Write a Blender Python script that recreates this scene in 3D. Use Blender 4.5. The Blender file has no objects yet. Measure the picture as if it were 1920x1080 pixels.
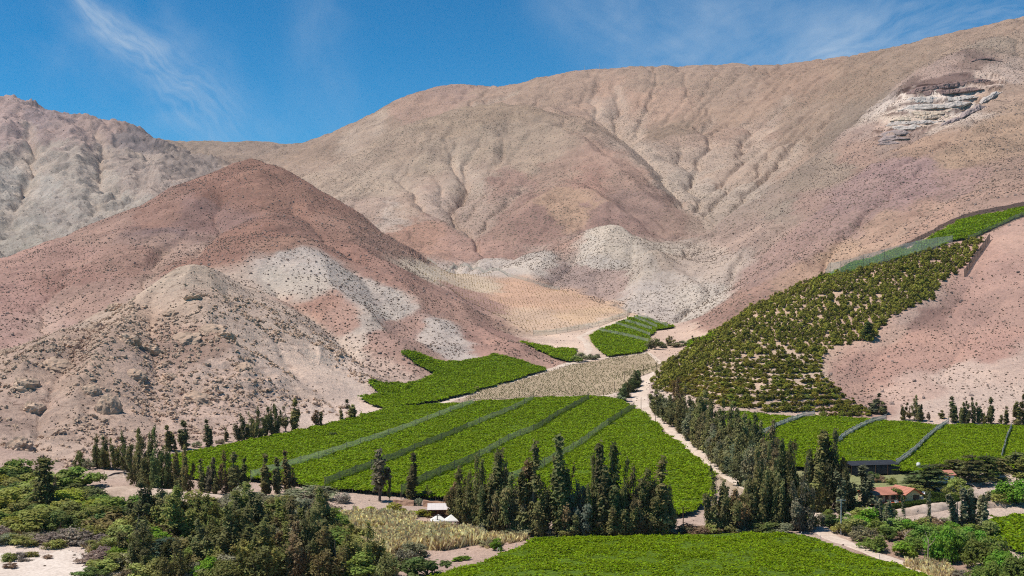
import bpy, math, random
import numpy as np

# ------------------------------------------------------------------ camera, sky, sun, exposure
F = 2318.0            # focal length in photograph pixels (1920 wide)
HV = 600.0            # photograph row of the horizon
CZ = 66.0             # camera height over the valley floor datum
scene = bpy.context.scene
cam_d = bpy.data.cameras.new("camera")
cam_d.sensor_width = 36.0
cam_d.lens = F / 1920.0 * 36.0
cam_d.shift_y = (HV - 540.0) / 1920.0
cam_d.clip_start = 1.0
cam_d.clip_end = 60000.0
cam = bpy.data.objects.new("camera", cam_d)
scene.collection.objects.link(cam)
cam.location = (0, 0, CZ)
cam.rotation_euler = (math.radians(90), 0, 0)
scene.camera = cam

SUN_EL, SUN_AZ = 64.0, -98.0     # azimuth clockwise from +Y (straight ahead): the sun stands high on the left
world = bpy.data.worlds.new("World")
scene.world = world
world.use_nodes = True
wn = world.node_tree
wn.nodes.clear()
def _n(tree, kind, **kw):
    n = tree.nodes.new(kind)
    for k, v in kw.items():
        setattr(n, k, v)
    return n
w_out = _n(wn, 'ShaderNodeOutputWorld')
w_bg = _n(wn, 'ShaderNodeBackground')
w_sky = _n(wn, 'ShaderNodeTexSky', sky_type='NISHITA')
w_sky.sun_disc = False
w_sky.sun_elevation = math.radians(SUN_EL)
w_sky.sun_rotation = math.radians(SUN_AZ)
w_sky.altitude = 1500
w_sky.air_density = 0.9
w_sky.dust_density = 0.0
w_sky.ozone_density = 4.0
# deep polarised blue of a dry mountain sky: one even gamma and tint over the whole dome
w_gam = _n(wn, 'ShaderNodeGamma'); w_gam.inputs[1].default_value = 1.35
wn.links.new(w_sky.outputs[0], w_gam.inputs[0])
w_tint = _n(wn, 'ShaderNodeMix', data_type='RGBA', blend_type='MULTIPLY')
w_tint.inputs[0].default_value = 1.0
w_tint.inputs[7].default_value = (0.04, 0.70, 0.79, 1)
wn.links.new(w_gam.outputs[0], w_tint.inputs[6])
# thin cirrus: streaks on a high sheet (direction divided by its height above the horizon)
w_tc = _n(wn, 'ShaderNodeTexCoord')
w_sep = _n(wn, 'ShaderNodeSeparateXYZ')
wn.links.new(w_tc.outputs['Generated'], w_sep.inputs[0])
def wmath(op, a, b=None, c=None, clamp=False):
    m = _n(wn, 'ShaderNodeMath', operation=op)
    m.use_clamp = clamp
    for i, x in enumerate((a, b, c)):
        if x is None: continue
        if isinstance(x, (int, float)): m.inputs[i].default_value = x
        else: wn.links.new(x, m.inputs[i])
    return m.outputs[0]
w_h = wmath('MAXIMUM', wmath('ADD', w_sep.outputs[2], 0.10), 0.03)
w_px = wmath('DIVIDE', w_sep.outputs[0], w_h)
w_py = wmath('DIVIDE', w_sep.outputs[1], w_h)
w_cmb = _n(wn, 'ShaderNodeCombineXYZ')
wn.links.new(w_px, w_cmb.inputs[0]); wn.links.new(w_py, w_cmb.inputs[1])
def wnoise(vec, scale, rot, sx, sy, detail, rough, dist, off=(0, 0, 0)):
    mp = _n(wn, 'ShaderNodeMapping')
    mp.inputs['Location'].default_value = off
    mp.inputs['Rotation'].default_value = (0, 0, rot)
    mp.inputs['Scale'].default_value = (sx, sy, 1)
    wn.links.new(vec, mp.inputs[0])
    nz = _n(wn, 'ShaderNodeTexNoise')
    nz.inputs['Scale'].default_value = scale
    nz.inputs['Detail'].default_value = detail
    nz.inputs['Roughness'].default_value = rough
    nz.inputs['Distortion'].default_value = dist
    wn.links.new(mp.outputs[0], nz.inputs['Vector'])
    return nz.outputs[0]
def wrange(x, a, b, c=0.0, d=1.0):
    m = _n(wn, 'ShaderNodeMapRange', interpolation_type='SMOOTHSTEP')
    for i, q in enumerate((a, b, c, d)): m.inputs[i + 1].default_value = q
    wn.links.new(x, m.inputs[0])
    return m.outputs[0]
CLOUD_NODES = (w_cmb, w_px, w_py)

w_a = wmath('DIVIDE', w_sep.outputs[0], wmath('MAXIMUM', wmath('ABSOLUTE', w_sep.outputs[1]), 0.05))
w_e = wmath('DIVIDE', w_sep.outputs[2], wmath('MAXIMUM', wmath('ABSOLUTE', w_sep.outputs[1]), 0.05))
w_ae = _n(wn, 'ShaderNodeCombineXYZ'); wn.links.new(w_a, w_ae.inputs[0]); wn.links.new(w_e, w_ae.inputs[1])
def tanc(u, v): return (u - 960) / F, (HV - v) / F
def streak(p, q, w0, w1, ends=0.04, stretch=7.0, scale=55.0, lo=0.34, hi=0.75, seed=0.0):
    """a cirrus band between two spots of the sky, widening from w0 to w1, combed lengthwise"""
    (ax, ay), (bx, by) = tanc(*p), tanc(*q)
    dx, dy = bx - ax, by - ay; L = math.hypot(dx, dy); dx /= L; dy /= L
    along = wmath('ADD', wmath('MULTIPLY', wmath('SUBTRACT', w_a, ax), dx), wmath('MULTIPLY', wmath('SUBTRACT', w_e, ay), dy))
    perp = wmath('ADD', wmath('MULTIPLY', wmath('SUBTRACT', w_a, ax), -dy), wmath('MULTIPLY', wmath('SUBTRACT', w_e, ay), dx))
    wob = wmath('MULTIPLY', wmath('SUBTRACT', wnoise(w_ae.outputs[0], 9.0, 0, 1, 1, 3, .6, .3, (seed, 0, 0)), 0.5), 0.05)
    perp = wmath('ADD', perp, wob)
    t = wmath('DIVIDE', along, L)
    wid = wmath('ADD', wmath('MULTIPLY', wmath('MINIMUM', wmath('MAXIMUM', t, 0.0), 1.0), w1 - w0), w0)
    g = wmath('DIVIDE', perp, wid)
    g = wmath('EXPONENT', wmath('MULTIPLY', wmath('MULTIPLY', g, g), -1.0))
    e = wmath('MULTIPLY', wrange(along, -ends, ends * .5), wrange(along, L + ends, L - ends))
    mp = _n(wn, 'ShaderNodeCombineXYZ'); wn.links.new(along, mp.inputs[0]); wn.links.new(wmath('MULTIPLY', perp, stretch), mp.inputs[1])
    n1 = wnoise(mp.outputs[0], scale, 0, 1, 1, 5, .55, .12, (seed * 3, seed, 0))
    n2 = wnoise(w_ae.outputs[0], 14, 0, 1, 1, 4, .55, .3, (seed, seed * 5, 0))
    n = wrange(wmath('ADD', wmath('MULTIPLY', n1, .38), wmath('MULTIPLY', n2, .62)), lo, hi)
    return wmath('MULTIPLY', wmath('MULTIPLY', g, e), n)
cl = [
 wmath('MULTIPLY', streak((140, -30), (400, 235), .008, .024, .05, 6, 40, .30, .72, 1.0), .62),
 wmath('MULTIPLY', streak((180, 10), (470, 290), .03, .045, .06, 3, 22, .30, .80, 2.0), .42),
 wmath('MULTIPLY', streak((60, 60), (330, 290), .03, .04, .08, 3, 18, .38, .85, 3.0), .22),
 wmath('MULTIPLY', streak((590, -60), (620, 290), .020, .030, .06, 2, 16, .30, .85, 4.0), .26),
 wmath('MULTIPLY', streak((1060, -40), (1340, 130), .035, .060, .06, 3, 16, .26, .80, 5.0), .48),
 wmath('MULTIPLY', streak((1430, 150), (1800, -30), .030, .030, .08, 5, 24, .30, .76, 6.0), .55),
 wmath('MULTIPLY', streak((1180, 150), (1500, 10), .025, .030, .08, 4, 20, .32, .80, 7.0), .30),
 wmath('MULTIPLY', streak((1500, 125), (1980, 10), .012, .016, .06, 6, 34, .34, .75, 8.0), .45),
 wmath('MULTIPLY', streak((1300, 10), (1560, -20), .02, .03, .06, 4, 24, .34, .8, 9.0), .25),
]
w_cl = cl[0]
for q in cl[1:]: w_cl = wmath('ADD', w_cl, q)
# faint veil everywhere, thicker toward the horizon
w_veil = wmath('MULTIPLY', wnoise(w_ae.outputs[0], 7.0, .5, 1, 2, 4, .55, .4, (7, 3, 0)), .035)
w_low = wrange(w_e, .24, .10, 0.0, .06)
w_cl = wmath('MINIMUM', wmath('ADD', wmath('ADD', w_cl, w_veil), w_low), 0.9)
w_mix = _n(wn, 'ShaderNodeMix', data_type='RGBA')
wn.links.new(w_cl, w_mix.inputs[0]); wn.links.new(w_tint.outputs[2], w_mix.inputs[6])
w_mix.inputs[7].default_value = (6.2, 7.6, 9.3, 1)
wn.links.new(w_mix.outputs[2], w_bg.inputs['Color'])
wn.links.new(w_bg.outputs[0], w_out.inputs[0])

w_bg.inputs['Strength'].default_value = 0.074
sun_d = bpy.data.lights.new("sun", 'SUN')
sun_d.energy = 4.6
sun_d.angle = math.radians(0.53)
sun_d.color = (1.0, 0.945, 0.86)
sun = bpy.data.objects.new("sun", sun_d)
scene.collection.objects.link(sun)
_a, _e = math.radians(SUN_AZ), math.radians(SUN_EL)
from mathutils import Vector
SUNV = Vector((math.sin(_a) * math.cos(_e), math.cos(_a) * math.cos(_e), math.sin(_e)))
sun.rotation_euler = SUNV.to_track_quat('Z', 'Y').to_euler()
sun.location = (-300, 200, 900)
scene.view_settings.view_transform = 'Standard'
scene.view_settings.look = 'None'
scene.view_settings.exposure = 0.14
scene.view_settings.gamma = 1.0
scene.view_settings.use_curve_mapping = False
scene.cycles.max_bounces = 5
scene.cycles.diffuse_bounces = 3
scene.cycles.use_denoising = False
scene.cycles.filter_width = 1.1
scene.cycles.sample_clamp_indirect = 2.0
scene.cycles.sample_clamp_direct = 5.0
scene.cycles.transparent_max_bounces = 12
scene.cycles.volume_bounces = 0

# ------------------------------------------------------------------ numeric helpers
rng = np.random.default_rng(11)
random.seed(5)
def srgb(r, g, b, k=1.0):
    c = np.array([r, g, b], float) / 255.0
    l = np.where(c <= 0.04045, c / 12.92, ((c + 0.055) / 1.055) ** 2.4) * k
    return tuple(float(x) for x in l)

_perm = np.random.default_rng(3).random((256, 256)).astype(np.float32)
def vnoise(x, y):
    xi = np.floor(x).astype(np.int64); yi = np.floor(y).astype(np.int64)
    fx = (x - xi).astype(np.float32); fy = (y - yi).astype(np.float32)
    fx = fx * fx * fx * (fx * (fx * 6 - 15) + 10); fy = fy * fy * fy * (fy * (fy * 6 - 15) + 10)
    x0 = xi & 255; x1 = (xi + 1) & 255; y0 = yi & 255; y1 = (yi + 1) & 255
    a = _perm[x0, y0]; b = _perm[x1, y0]; c = _perm[x0, y1]; d = _perm[x1, y1]
    return (a + (b - a) * fx) * (1 - fy) + (c + (d - c) * fx) * fy
def fbm(x, y, wl, octv=4, gain=0.5, ridged=False, seed=0.0):
    s = np.zeros(np.shape(x), np.float32); amp = 1.0; tot = 0.0
    cx, sx = math.cos(0.5), math.sin(0.5)
    X = np.asarray(x) / wl + seed * 17.3; Y = np.asarray(y) / wl - seed * 9.7
    for o in range(octv):
        n = vnoise(X, Y) * 2 - 1
        if ridged: n = 1 - 2 * np.abs(n)
        s += amp * n; tot += amp; amp *= gain
        X, Y = (X * cx - Y * sx) * 2.03 + 31.7, (X * sx + Y * cx) * 2.03 + 11.1
    return s / tot

# ------------------------------------------------------------------ the lie of the land: surveyed points
# (bearing, height) read as photograph column and row, with the distance ahead in metres
ZN = ['VF', 'LH', 'RH', 'MS', 'WH', 'MT', 'FM', 'RS', 'OS', 'CL']
S = {
'VF': [(-500,1193,250),(0,1193,250),(500,1193,250),(960,1193,250),(1400,1193,250),(1920,1193,250),(2400,1193,250),
 (0,1062,332),(150,1060,334),(300,1075,325),(500,1060,335),(700,1040,350),(-300,1062,332),
 (0,960,415),(200,945,425),(350,945,425),(500,945,425),(-300,950,425),(700,960,420),
 (960,1078,310),(1400,1075,310),(960,1000,371),(1200,1000,371),(1500,1000,371),
 (230,905,462),(0,875,515),(-300,870,520),(300,860,545),(480,895,500),(620,912,478),(750,932,455),(850,937,450),(1000,940,445),(1260,945,440),
 (1340,895,505),(1270,815,640),(1200,762,775),(1140,746,810),(900,840,610),(1000,800,690),(700,830,625),(1100,870,555),
 (450,830,600),(600,796,680),(720,769,740),(850,757,770),(1000,748,800),
 (670,746,795),(750,662,1020),(900,664,1020),(1025,689,990),(860,737,835),(850,690,950),
 (1000,703,940),(1290,656,1150),(1180,722,870),(1240,690,970),(1100,690,985),(1150,675,1050),
 (985,642,1170),(1100,678,1050),(1105,640,1190),(1125,667,1090),(1215,660,1120),(1180,598,1400),(1260,612,1330),
 (990,625,1260),(1170,590,1430),(780,499,1760),(1050,545,1590),(900,545,1560),(925,516,1710),(860,520,1650),(1080,580,1440),(950,590,1380),
 (1290,636,1220),(1215,735,835),
 (1430,810,620),(1600,850,550),(1650,880,510),(1900,860,540),(1800,830,600),(1780,797,680),(1640,787,700),(1500,783,700),(1920,802,670),(1400,850,555),(1500,880,515),
 (1680,937,420),(1900,930,425),(1576,1002,371),(1700,1000,372),(1900,975,395),(1800,1060,335),(1920,1080,312),(2150,930,425),(2150,860,540),(2150,802,670),(1500,940,445)],
'LH': [(350,486,950),(300,508,930),(220,545,900),(150,580,870),(80,615,840),(0,650,800),(-100,695,770),(-250,760,720),
 (395,498,945),(440,530,935),(420,560,880),(500,585,890),(600,645,880),(680,705,835),(350,600,830),(250,650,755),(200,730,660),(100,750,640),(350,750,690),(450,750,715),
 (550,720,770),(600,768,725),(150,840,555),(250,820,590),(380,800,640),(0,800,580),(0,720,690),(-150,800,590)],
'RH': [(475,303,1900),(420,317,1880),(370,339,1850),(300,374,1800),(230,404,1750),(150,430,1700),(80,455,1650),(0,483,1600),(-150,535,1500),(-400,600,1400),
 (530,322,1880),(590,353,1850),(640,384,1800),(700,421,1750),(760,462,1690),(800,493,1600),(850,548,1440),(900,582,1340),(960,618,1240),(1000,645,1150),(1040,686,1000),
 (475,400,1600),(400,440,1480),(300,450,1480),(200,500,1330),(100,550,1190),(0,605,1080),(600,430,1500),(700,470,1430),(600,460,1330),(780,520,1350),(-150,640,1020)],
'MS': [(530,468,1200),(600,480,1210),(700,505,1230),(480,498,1120),(560,520,1110),(650,560,1080),(700,605,1020),(760,645,1010),(800,560,1200),(800,610,1100),(900,640,1090),(850,657,1030),
 (950,662,1020),(780,688,900),(740,708,860),(560,565,1000),(650,625,960),(790,660,980)],
'WH': [(905,508,1790),(1000,466,1830),(1100,428,1880),(1150,423,1900),(1210,450,1890),(1215,485,1650),(1060,545,1640),(1170,582,1480),(1260,602,1400),(1320,562,1490),(1150,500,1720),(1100,480,1790),
 (1300,485,1800),(1250,465,1880),(1260,540,1560),(1130,540,1630)],
'MT': [(1320,440,2150),(900,482,2010),(850,472,2050),(1280,452,2080),
 (575,335,2950),(700,270,3100),(800,225,3200),(870,205,3250),(940,198,3250),(1010,205,3200),(1080,230,3050),(1150,272,2880),(1220,330,2650),(1280,382,2400),(1315,420,2230),
 (850,360,2480),(960,300,2780),(700,350,2650),(1000,370,2400),(1100,365,2380),(1060,400,2220),(760,410,2350),(870,430,2180),(1200,405,2270),(940,410,2270),(780,330,2750),
 (575,272,4600),(640,240,4600),(700,210,4550),(780,175,4500),(840,158,4500),(900,161,4500),(975,160,4500),(1010,147,4400),(1080,134,4300),(1200,131,4200),(1330,128,4100),(1500,124,3900),(1600,104,3700),(1700,84,3500),(1800,60,3300),(1850,53,3200),(1890,37,3100),(1920,32,3100),(2100,5,3000),(2400,-20,2900),
 (1160,205,3750),(1195,262,3300),(1260,350,2700),(1250,235,3500),(1250,258,3150),(1400,200,3500),(1400,300,2780),(1335,375,2380),(1500,215,3150),(1550,260,2750),(1450,340,2380),(1370,400,2250),
 (300,261,5200),(380,267,5200),(460,265,5200),(550,270,5200),(540,310,4000),(500,330,3700)],
'FM': [(-400,180,4300),(-100,185,4300),(0,189,4200),(40,192,4200),(75,207,4200),(110,220,4200),(160,224,4200),(215,226,4200),(250,240,4100),(290,262,4000),(330,290,3900),(375,322,3750),
 (0,300,3600),(100,350,3300),(200,330,3400),(0,420,3000),(300,335,3500),(-300,350,3300),(400,345,3500)],
'RS': [(1400,540,1400),(1350,600,1260),(1500,497,1370),(1600,430,1450),(1500,400,1700),(1400,440,1850),(1600,350,1750),(1700,300,1800),(1800,300,1700),(1900,300,1600),(1700,400,1400),(1800,370,1370),(1920,345,1350),
 (1560,290,2300),(1640,215,2420),(1480,340,2150),(1900,100,2550),(1750,120,2600),(1920,200,2000),(1850,262,1850),(2150,300,1600),(2150,150,2300)],
'CL': [(1640,258,2070),(1700,232,2100),(1800,200,2150),(1860,160,2230),(1700,175,2260),(1660,225,2180),(1790,150,2300)],
'OS': [(1370,772,700),(1240,737,825),(1225,722,850),(1300,655,890),(1340,628,930),(1400,588,960),(1450,556,990),(1500,532,1020),(1520,526,1030),(1600,500,1050),(1700,468,1075),(1830,448,1080),
 (1400,700,800),(1500,650,860),(1500,740,745),(1600,600,920),(1620,640,875),(1540,680,825),(1600,740,755),(1700,700,790),(1700,600,900),(1800,550,950),(1800,650,840),(1900,500,985),
 (1920,425,1060),(1920,600,880),(1920,740,745),(1710,461,1085),(1800,425,1130),(1920,390,1160),(2150,380,1080),(2150,600,880),(2150,740,745),(1750,740,745),(1400,745,740)],
# folds of the ground that lie out of sight behind the crests
'H': [(475,420,2300,'RH'),(300,450,2200,'RH'),(100,515,2050,'FM'),(650,450,2120,'MT'),(0,540,2000,'FM'),(550,400,2500,'MT'),(350,430,2600,'FM'),(200,470,2500,'FM'),(-200,560,1900,'FM'),
 (350,520,1090,'RH'),(200,590,1040,'RH'),(60,645,970,'RH'),(-60,690,940,'RH'),(430,535,1050,'RH'),
 (950,226,3650,'MT'),(800,258,3600,'MT'),(1090,262,3400,'MT'),(680,300,3500,'MT'),(600,345,3400,'MT'),
 (1150,462,2030,'MT'),(1000,492,1960,'MT'),(1400,612,1090,'RS'),(1310,668,1010,'VF'),(1520,548,1140,'RS'),(1620,505,1180,'RS'),(1460,575,1100,'RS'),
 (0,240,5200,'FM'),(200,270,5000,'FM'),(300,290,4500,'FM'),(400,300,4800,'MT'),
 (300,330,6500,'MT'),(550,330,6500,'MT'),(840,240,6000,'MT'),(1100,220,5800,'MT'),(1330,210,5600,'MT'),(1600,190,5200,'MT'),(1850,140,4600,'MT'),(2200,100,4600,'MT'),
 (-300,300,6000,'FM'),(100,320,6500,'FM'),(2300,200,6500,'MT'),(1500,280,7400,'MT'),(800,330,7400,'MT'),(200,400,7400,'FM')],
}
_pts, _tag = [], []
for z_, L in S.items():
    for p in L:
        _pts.append(p[:3]); _tag.append(ZN.index(p[3] if z_ == 'H' else z_))
_pts = np.array(_pts, float); _tag = np.array(_tag)
U0, U1, Y0, Y1 = -380.0, 2300.0, 225.0, 7400.0
KX, KY = 1 / 260.0, 5.5
def _feat(u, y): return np.stack([np.asarray(u) * KX, np.log(np.asarray(y)) * KY], -1)
_P = _feat(_pts[:, 0], _pts[:, 1 + 1])
def _phi(d): return d * np.sqrt(d + 0.02)
_D = np.linalg.norm(_P[:, None] - _P[None], axis=-1)
_A = np.zeros((len(_P) + 3,) * 2)
_A[:-3, :-3] = _phi(_D) + np.eye(len(_P)) * 0.003
_A[:-3, -3] = 1; _A[:-3, -2:] = _P; _A[-3, :-3] = 1; _A[-2:, :-3] = _P.T
_c = np.linalg.solve(_A, np.concatenate([_pts[:, 1], np.zeros(3)]))
NU, NL = 600, 660
_gu = np.linspace(U0, U1, NU); _gl = np.linspace(math.log(Y0), math.log(Y1), NL)
_su = np.linspace(0, NU - 1, 300); _sl = np.linspace(0, NL - 1, 330)      # the smooth lie is solved coarsely, then refined
_VC = np.zeros((300, 330)); _WC = np.zeros((len(ZN), 300, 330))
for i in range(300):
    q = _feat(np.full(330, np.interp(_su[i], np.arange(NU), _gu)), np.exp(np.interp(_sl, np.arange(NL), _gl)))
    d = np.linalg.norm(q[:, None] - _P[None], axis=-1)
    _VC[i] = _phi(d) @ _c[:-3] + _c[-3] + q @ _c[-2:]
    w = np.exp(-((d - d.min(1, keepdims=True)) / 0.16) ** 2 * 2) / (0.05 + d ** 2)
    for k in range(len(ZN)): _WC[k, i] = w[:, _tag == k].sum(1)
def _cub(n, m):
    """weights that refine m samples to n by Catmull-Rom"""
    x = np.linspace(0, m - 1, n); i = np.clip(np.floor(x).astype(int), 0, m - 2); t = x - i; M = np.zeros((n, m))
    for o, w in ((-1, -.5 * t + t * t - .5 * t ** 3), (0, 1 - 2.5 * t * t + 1.5 * t ** 3), (1, .5 * t + 2 * t * t - 1.5 * t ** 3), (2, -.5 * t * t + .5 * t ** 3)):
        np.add.at(M, (np.arange(n), np.clip(i + o, 0, m - 1)), w)
    return M
_CU, _CL = _cub(NU, 300), _cub(NL, 330)
VG = (_CU @ _VC @ _CL.T).astype(np.float32)
WZ = np.maximum(np.stack([_CU @ w_ @ _CL.T for w_ in _WC]), 0).astype(np.float32)
WZ /= WZ.sum(0)
def _bil(G, u, y):
    a = np.clip((np.asarray(u) - U0) / (U1 - U0) * (NU - 1), 0, NU - 1.001)
    b = np.clip((np.log(np.maximum(y, 1.0)) - _gl[0]) / (_gl[-1] - _gl[0]) * (NL - 1), 0, NL - 1.001)
    i = a.astype(int); j = b.astype(int); fa = (a - i).astype(np.float32); fb = (b - j).astype(np.float32)
    return (G[..., i, j] * (1 - fa) + G[..., i + 1, j] * fa) * (1 - fb) + (G[..., i, j + 1] * (1 - fa) + G[..., i + 1, j + 1] * fa) * fb

# running water cuts gullies: flow accumulated over a working grid of the slopes
_uu, _ll = np.meshgrid(_gu, _gl, indexing='ij'); _yy = np.exp(_ll); _xx = (_uu - 960) / F * _yy
_zz = (HV - VG) / F * _yy
_slopew = 1 - WZ[0]
_rg = np.tensordot(np.array([0, .7, .7, .8, .8, .55, 1.2, .6, .3, .6]), WZ, (0, 0))
_zw = _zz + (fbm(_xx, _yy, 160, 4, 0.55, seed=2) * 16 + fbm(_xx, _yy, 60, 3, 0.5, seed=8) * 6) * _slopew * _rg * np.clip(_yy / 1600, .35, 1.4)
def _flow(Z):
    n, m = Z.shape
    best = np.zeros(Z.shape); tgt = np.full(Z.shape, -1, np.int64)
    idx = np.arange(n * m).reshape(n, m)
    for di in (-1, 0, 1):
        for dj in (-1, 0, 1):
            if not (di or dj): continue
            s0 = (slice(max(0, -di), n - max(0, di)), slice(max(0, -dj), m - max(0, dj)))
            s1 = (slice(max(0, di), n - max(0, -di)), slice(max(0, dj), m - max(0, -dj)))
            dist = np.hypot(_xx[s1] - _xx[s0], _yy[s1] - _yy[s0])
            g = (Z[s0] - Z[s1]) / dist
            b = best[s0]; t = tgt[s0]
            mk = g > b
            b[mk] = g[mk]; t[mk] = idx[s1][mk]
    cell = np.abs(np.gradient(_xx, axis=0)) * np.gradient(_yy, axis=1)
    acc = cell.ravel().tolist(); tg = tgt.ravel().tolist()
    for k in np.argsort(-Z.ravel()).tolist():
        t = tg[k]
        if t >= 0: acc[t] += acc[k]
    return np.array(acc).reshape(n, m)
def _blur(A, k=1):
    for _ in range(k):
        B = np.pad(A, 1, mode='edge')
        A = (B[:-2, 1:-1] + B[2:, 1:-1] + B[1:-1, :-2] + B[1:-1, 2:] + 4 * B[1:-1, 1:-1]) / 8
    return A
# spurs and ravines one can name in the view: sharp creases along surveyed lines (columns, rows, metres high or deep, metres wide)
LINES = [
 ([(960,203),(1040,215),(1110,255),(1180,310),(1250,365),(1310,412)], 16, 70), ([(1005,235),(1023,247),(1107,293),(1173,347),(1250,403)], 15, 45),
 ([(1063,353),(1000,400),(940,440)], 13, 40), ([(1063,353),(1130,390),(1200,430)], 14, 40), ([(860,207),(780,235),(700,280),(620,320),(570,340)], 10, 60),
 ([(755,368),(720,385),(690,412)], 9, 40), ([(755,368),(800,395),(840,430)], 9, 40), ([(900,225),(925,290),(935,360)], 9, 60), ([(780,240),(800,300),(820,350)], 8, 60),
 ([(870,320),(863,363),(868,400),(882,440)], -24, 40), ([(900,250),(882,300),(866,350)], -13, 35), ([(850,260),(856,310),(864,355)], -11, 30), ([(930,300),(890,340),(866,370)], -14, 32),
 ([(955,325),(900,370),(870,400)], -12, 30), ([(800,300),(830,350),(862,385)], -12, 30), ([(740,330),(810,385),(855,420)], -12, 35), ([(1000,330),(950,380),(900,430)], -12, 32),
 ([(1152,160),(1155,200),(1165,230),(1180,258),(1212,292),(1262,352),(1312,420)], -22, 45), ([(1100,180),(1120,215),(1160,240)], -10, 40), ([(1230,190),(1200,240),(1185,262)], -10, 40),
 ([(1260,262),(1290,305),(1310,355),(1325,420)], -16, 45), ([(1400,220),(1380,300),(1345,380),(1328,425)], -18, 50), ([(1500,250),(1430,330),(1360,400),(1330,430)], -18, 50), ([(1330,200),(1320,270),(1318,330)], -10, 45), ([(1480,170),(1440,230),(1400,290)], -10, 50),
 ([(1225,248),(1280,256),(1340,254),(1400,240)], 15, 60), ([(1880,78),(1800,112),(1700,166),(1640,212),(1560,292),(1470,362),(1380,422),(1335,445)], 20, 60),
 ([(640,245),(660,280),(640,310)], -14, 60), ([(780,180),(760,220)], 12, 60), ([(980,162),(940,180),(880,200)], -14, 50), ([(1010,150),(990,175),(960,195)], 10, 50), ([(700,212),(720,250)], -12, 60),
 ([(475,306),(492,380),(520,440),(530,468)], 9, 60), ([(420,360),(395,430),(360,482)], -13, 35), ([(330,430),(285,490),(230,545),(160,612)], -13, 35), ([(560,380),(620,450),(690,500)], -10, 35), ([(140,470),(105,560),(70,622)], -11, 35), ([(380,360),(330,430),(270,480),(200,540)], 8, 45), ([(240,420),(180,490),(120,560)], 8, 45), ([(560,345),(640,430),(720,500),(800,560)], 9, 40), ([(440,345),(440,420),(420,480)], 7, 40),
 ([(480,500),(560,562),(640,622),(712,692)], -9, 26), ([(540,470),(640,560),(740,640),(788,688)], 8, 32), ([(620,482),(700,560),(770,625)], -6, 26), ([(700,505),(780,580),(860,650)], 7, 30), ([(820,520),(860,575),(920,640),(980,672)], 7, 26),
 ([(350,487),(380,560),(420,640),(450,740)], 8, 26), ([(350,487),(290,560),(240,650),(190,760)], 8, 26), ([(320,510),(300,600),(310,700),(300,800)], -7, 20), ([(420,520),(500,620),(570,720)], -6, 20), ([(250,545),(190,640),(110,760),(60,830)], -7, 20), ([(180,575),(120,660),(60,740)], 6, 22), ([(400,520),(470,600),(540,690)], 5, 24),
 ([(1150,425),(1130,480),(1090,530),(1062,545)], 9, 35), ([(1150,425),(1205,468),(1240,505)], 7, 35), ([(1190,450),(1160,530),(1150,570)], -8, 28), ([(1215,484),(1200,520),(1180,562)], 8, 30), ([(1215,484),(1270,532),(1312,560)], 8, 30), ([(1040,470),(1010,500),(980,525)], 6, 30), ([(1080,455),(1060,500),(1020,535)], -7, 28),
 ([(1760,300),(1650,390),(1540,480),(1440,562)], -11, 38), ([(1600,350),(1480,440),(1392,532)], -11, 38), ([(1850,330),(1720,410),(1610,480)], -8, 32), ([(1900,210),(1750,302),(1600,422),(1450,532),(1335,612)], 12, 48), ([(1690,290),(1560,390),(1420,502)], 10, 42), ([(1500,390),(1420,460),(1370,520)], 8, 40),
 ([(1860,470),(1780,560),(1700,640),(1620,740)], -4, 26), ([(1900,520),(1840,620),(1780,720)], -4, 26), ([(1740,540),(1650,640),(1570,720)], 3.5, 30),
 ([(110,220),(150,300),(170,400)], 22, 60), ([(215,226),(280,300),(320,370)], 22, 60), ([(60,215),(60,320),(30,430)], -24, 50), ([(180,240),(200,330),(190,410)], -24, 50), ([(270,270),(290,340)], -20, 50), ([(20,200),(0,300),(-20,400)], 20, 60),
]
def _raw_at(u, v):
    y = np.exp(_gl); z = _bil(VG, np.full(NL, float(u)), y)
    k = np.nonzero(z <= v)[0]
    k = k[y[k] > 500]
    if len(k) == 0: return None
    yy = y[k[0]]; return ((u - 960) / F * yy, yy)
_cr = np.zeros_like(_zw)
for L_, hgt, wid in LINES:
    P_ = [q for q in (_raw_at(*p) for p in L_) if q is not None]
    if len(P_) < 2: continue
    pa = np.array(P_); mg = wid * 8
    bx_ = np.nonzero((_xx > pa[:, 0].min() - mg) & (_xx < pa[:, 0].max() + mg) & (_yy > pa[:, 1].min() - mg) & (_yy < pa[:, 1].max() + mg))
    X_, Y_ = _xx[bx_], _yy[bx_]
    d2 = np.full(X_.shape, 1e12); tt = np.zeros(X_.shape)
    wx = fbm(X_, Y_, 110, 3, .5, seed=71) * wid * .7; wy = fbm(X_, Y_, 110, 3, .5, seed=72) * wid * .7
    for k in range(len(P_) - 1):
        (ax, ay), (bx, by) = P_[k], P_[k + 1]; L2 = (bx - ax) ** 2 + (by - ay) ** 2 + 1e-9
        t = np.clip(((X_ + wx - ax) * (bx - ax) + (Y_ + wy - ay) * (by - ay)) / L2, 0, 1)
        q = (X_ + wx - ax - t * (bx - ax)) ** 2 + (Y_ + wy - ay - t * (by - ay)) ** 2
        m = q < d2; d2[m] = q[m]; tt[m] = (k + t[m]) / (len(P_) - 1)
    d = np.sqrt(d2)
    taper = np.clip(np.minimum(tt * 5 + .25, (1 - tt) * 4 + .35), 0, 1)
    _cr[bx_] += hgt * (np.exp(-d / wid) * 1.25 - .2 * np.exp(-(d / wid / 2.6) ** 2)) * taper * (d < wid * 5)
CREASE = _cr.astype(np.float32)
_zw = _zw + _cr * _slopew
_acc = np.maximum(_flow(_zw), _flow(_zw + fbm(_xx, _yy, 90, 3, seed=5) * 4 * _slopew) * 0.6)
_lg = np.log1p(_acc / 2500.0)
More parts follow.
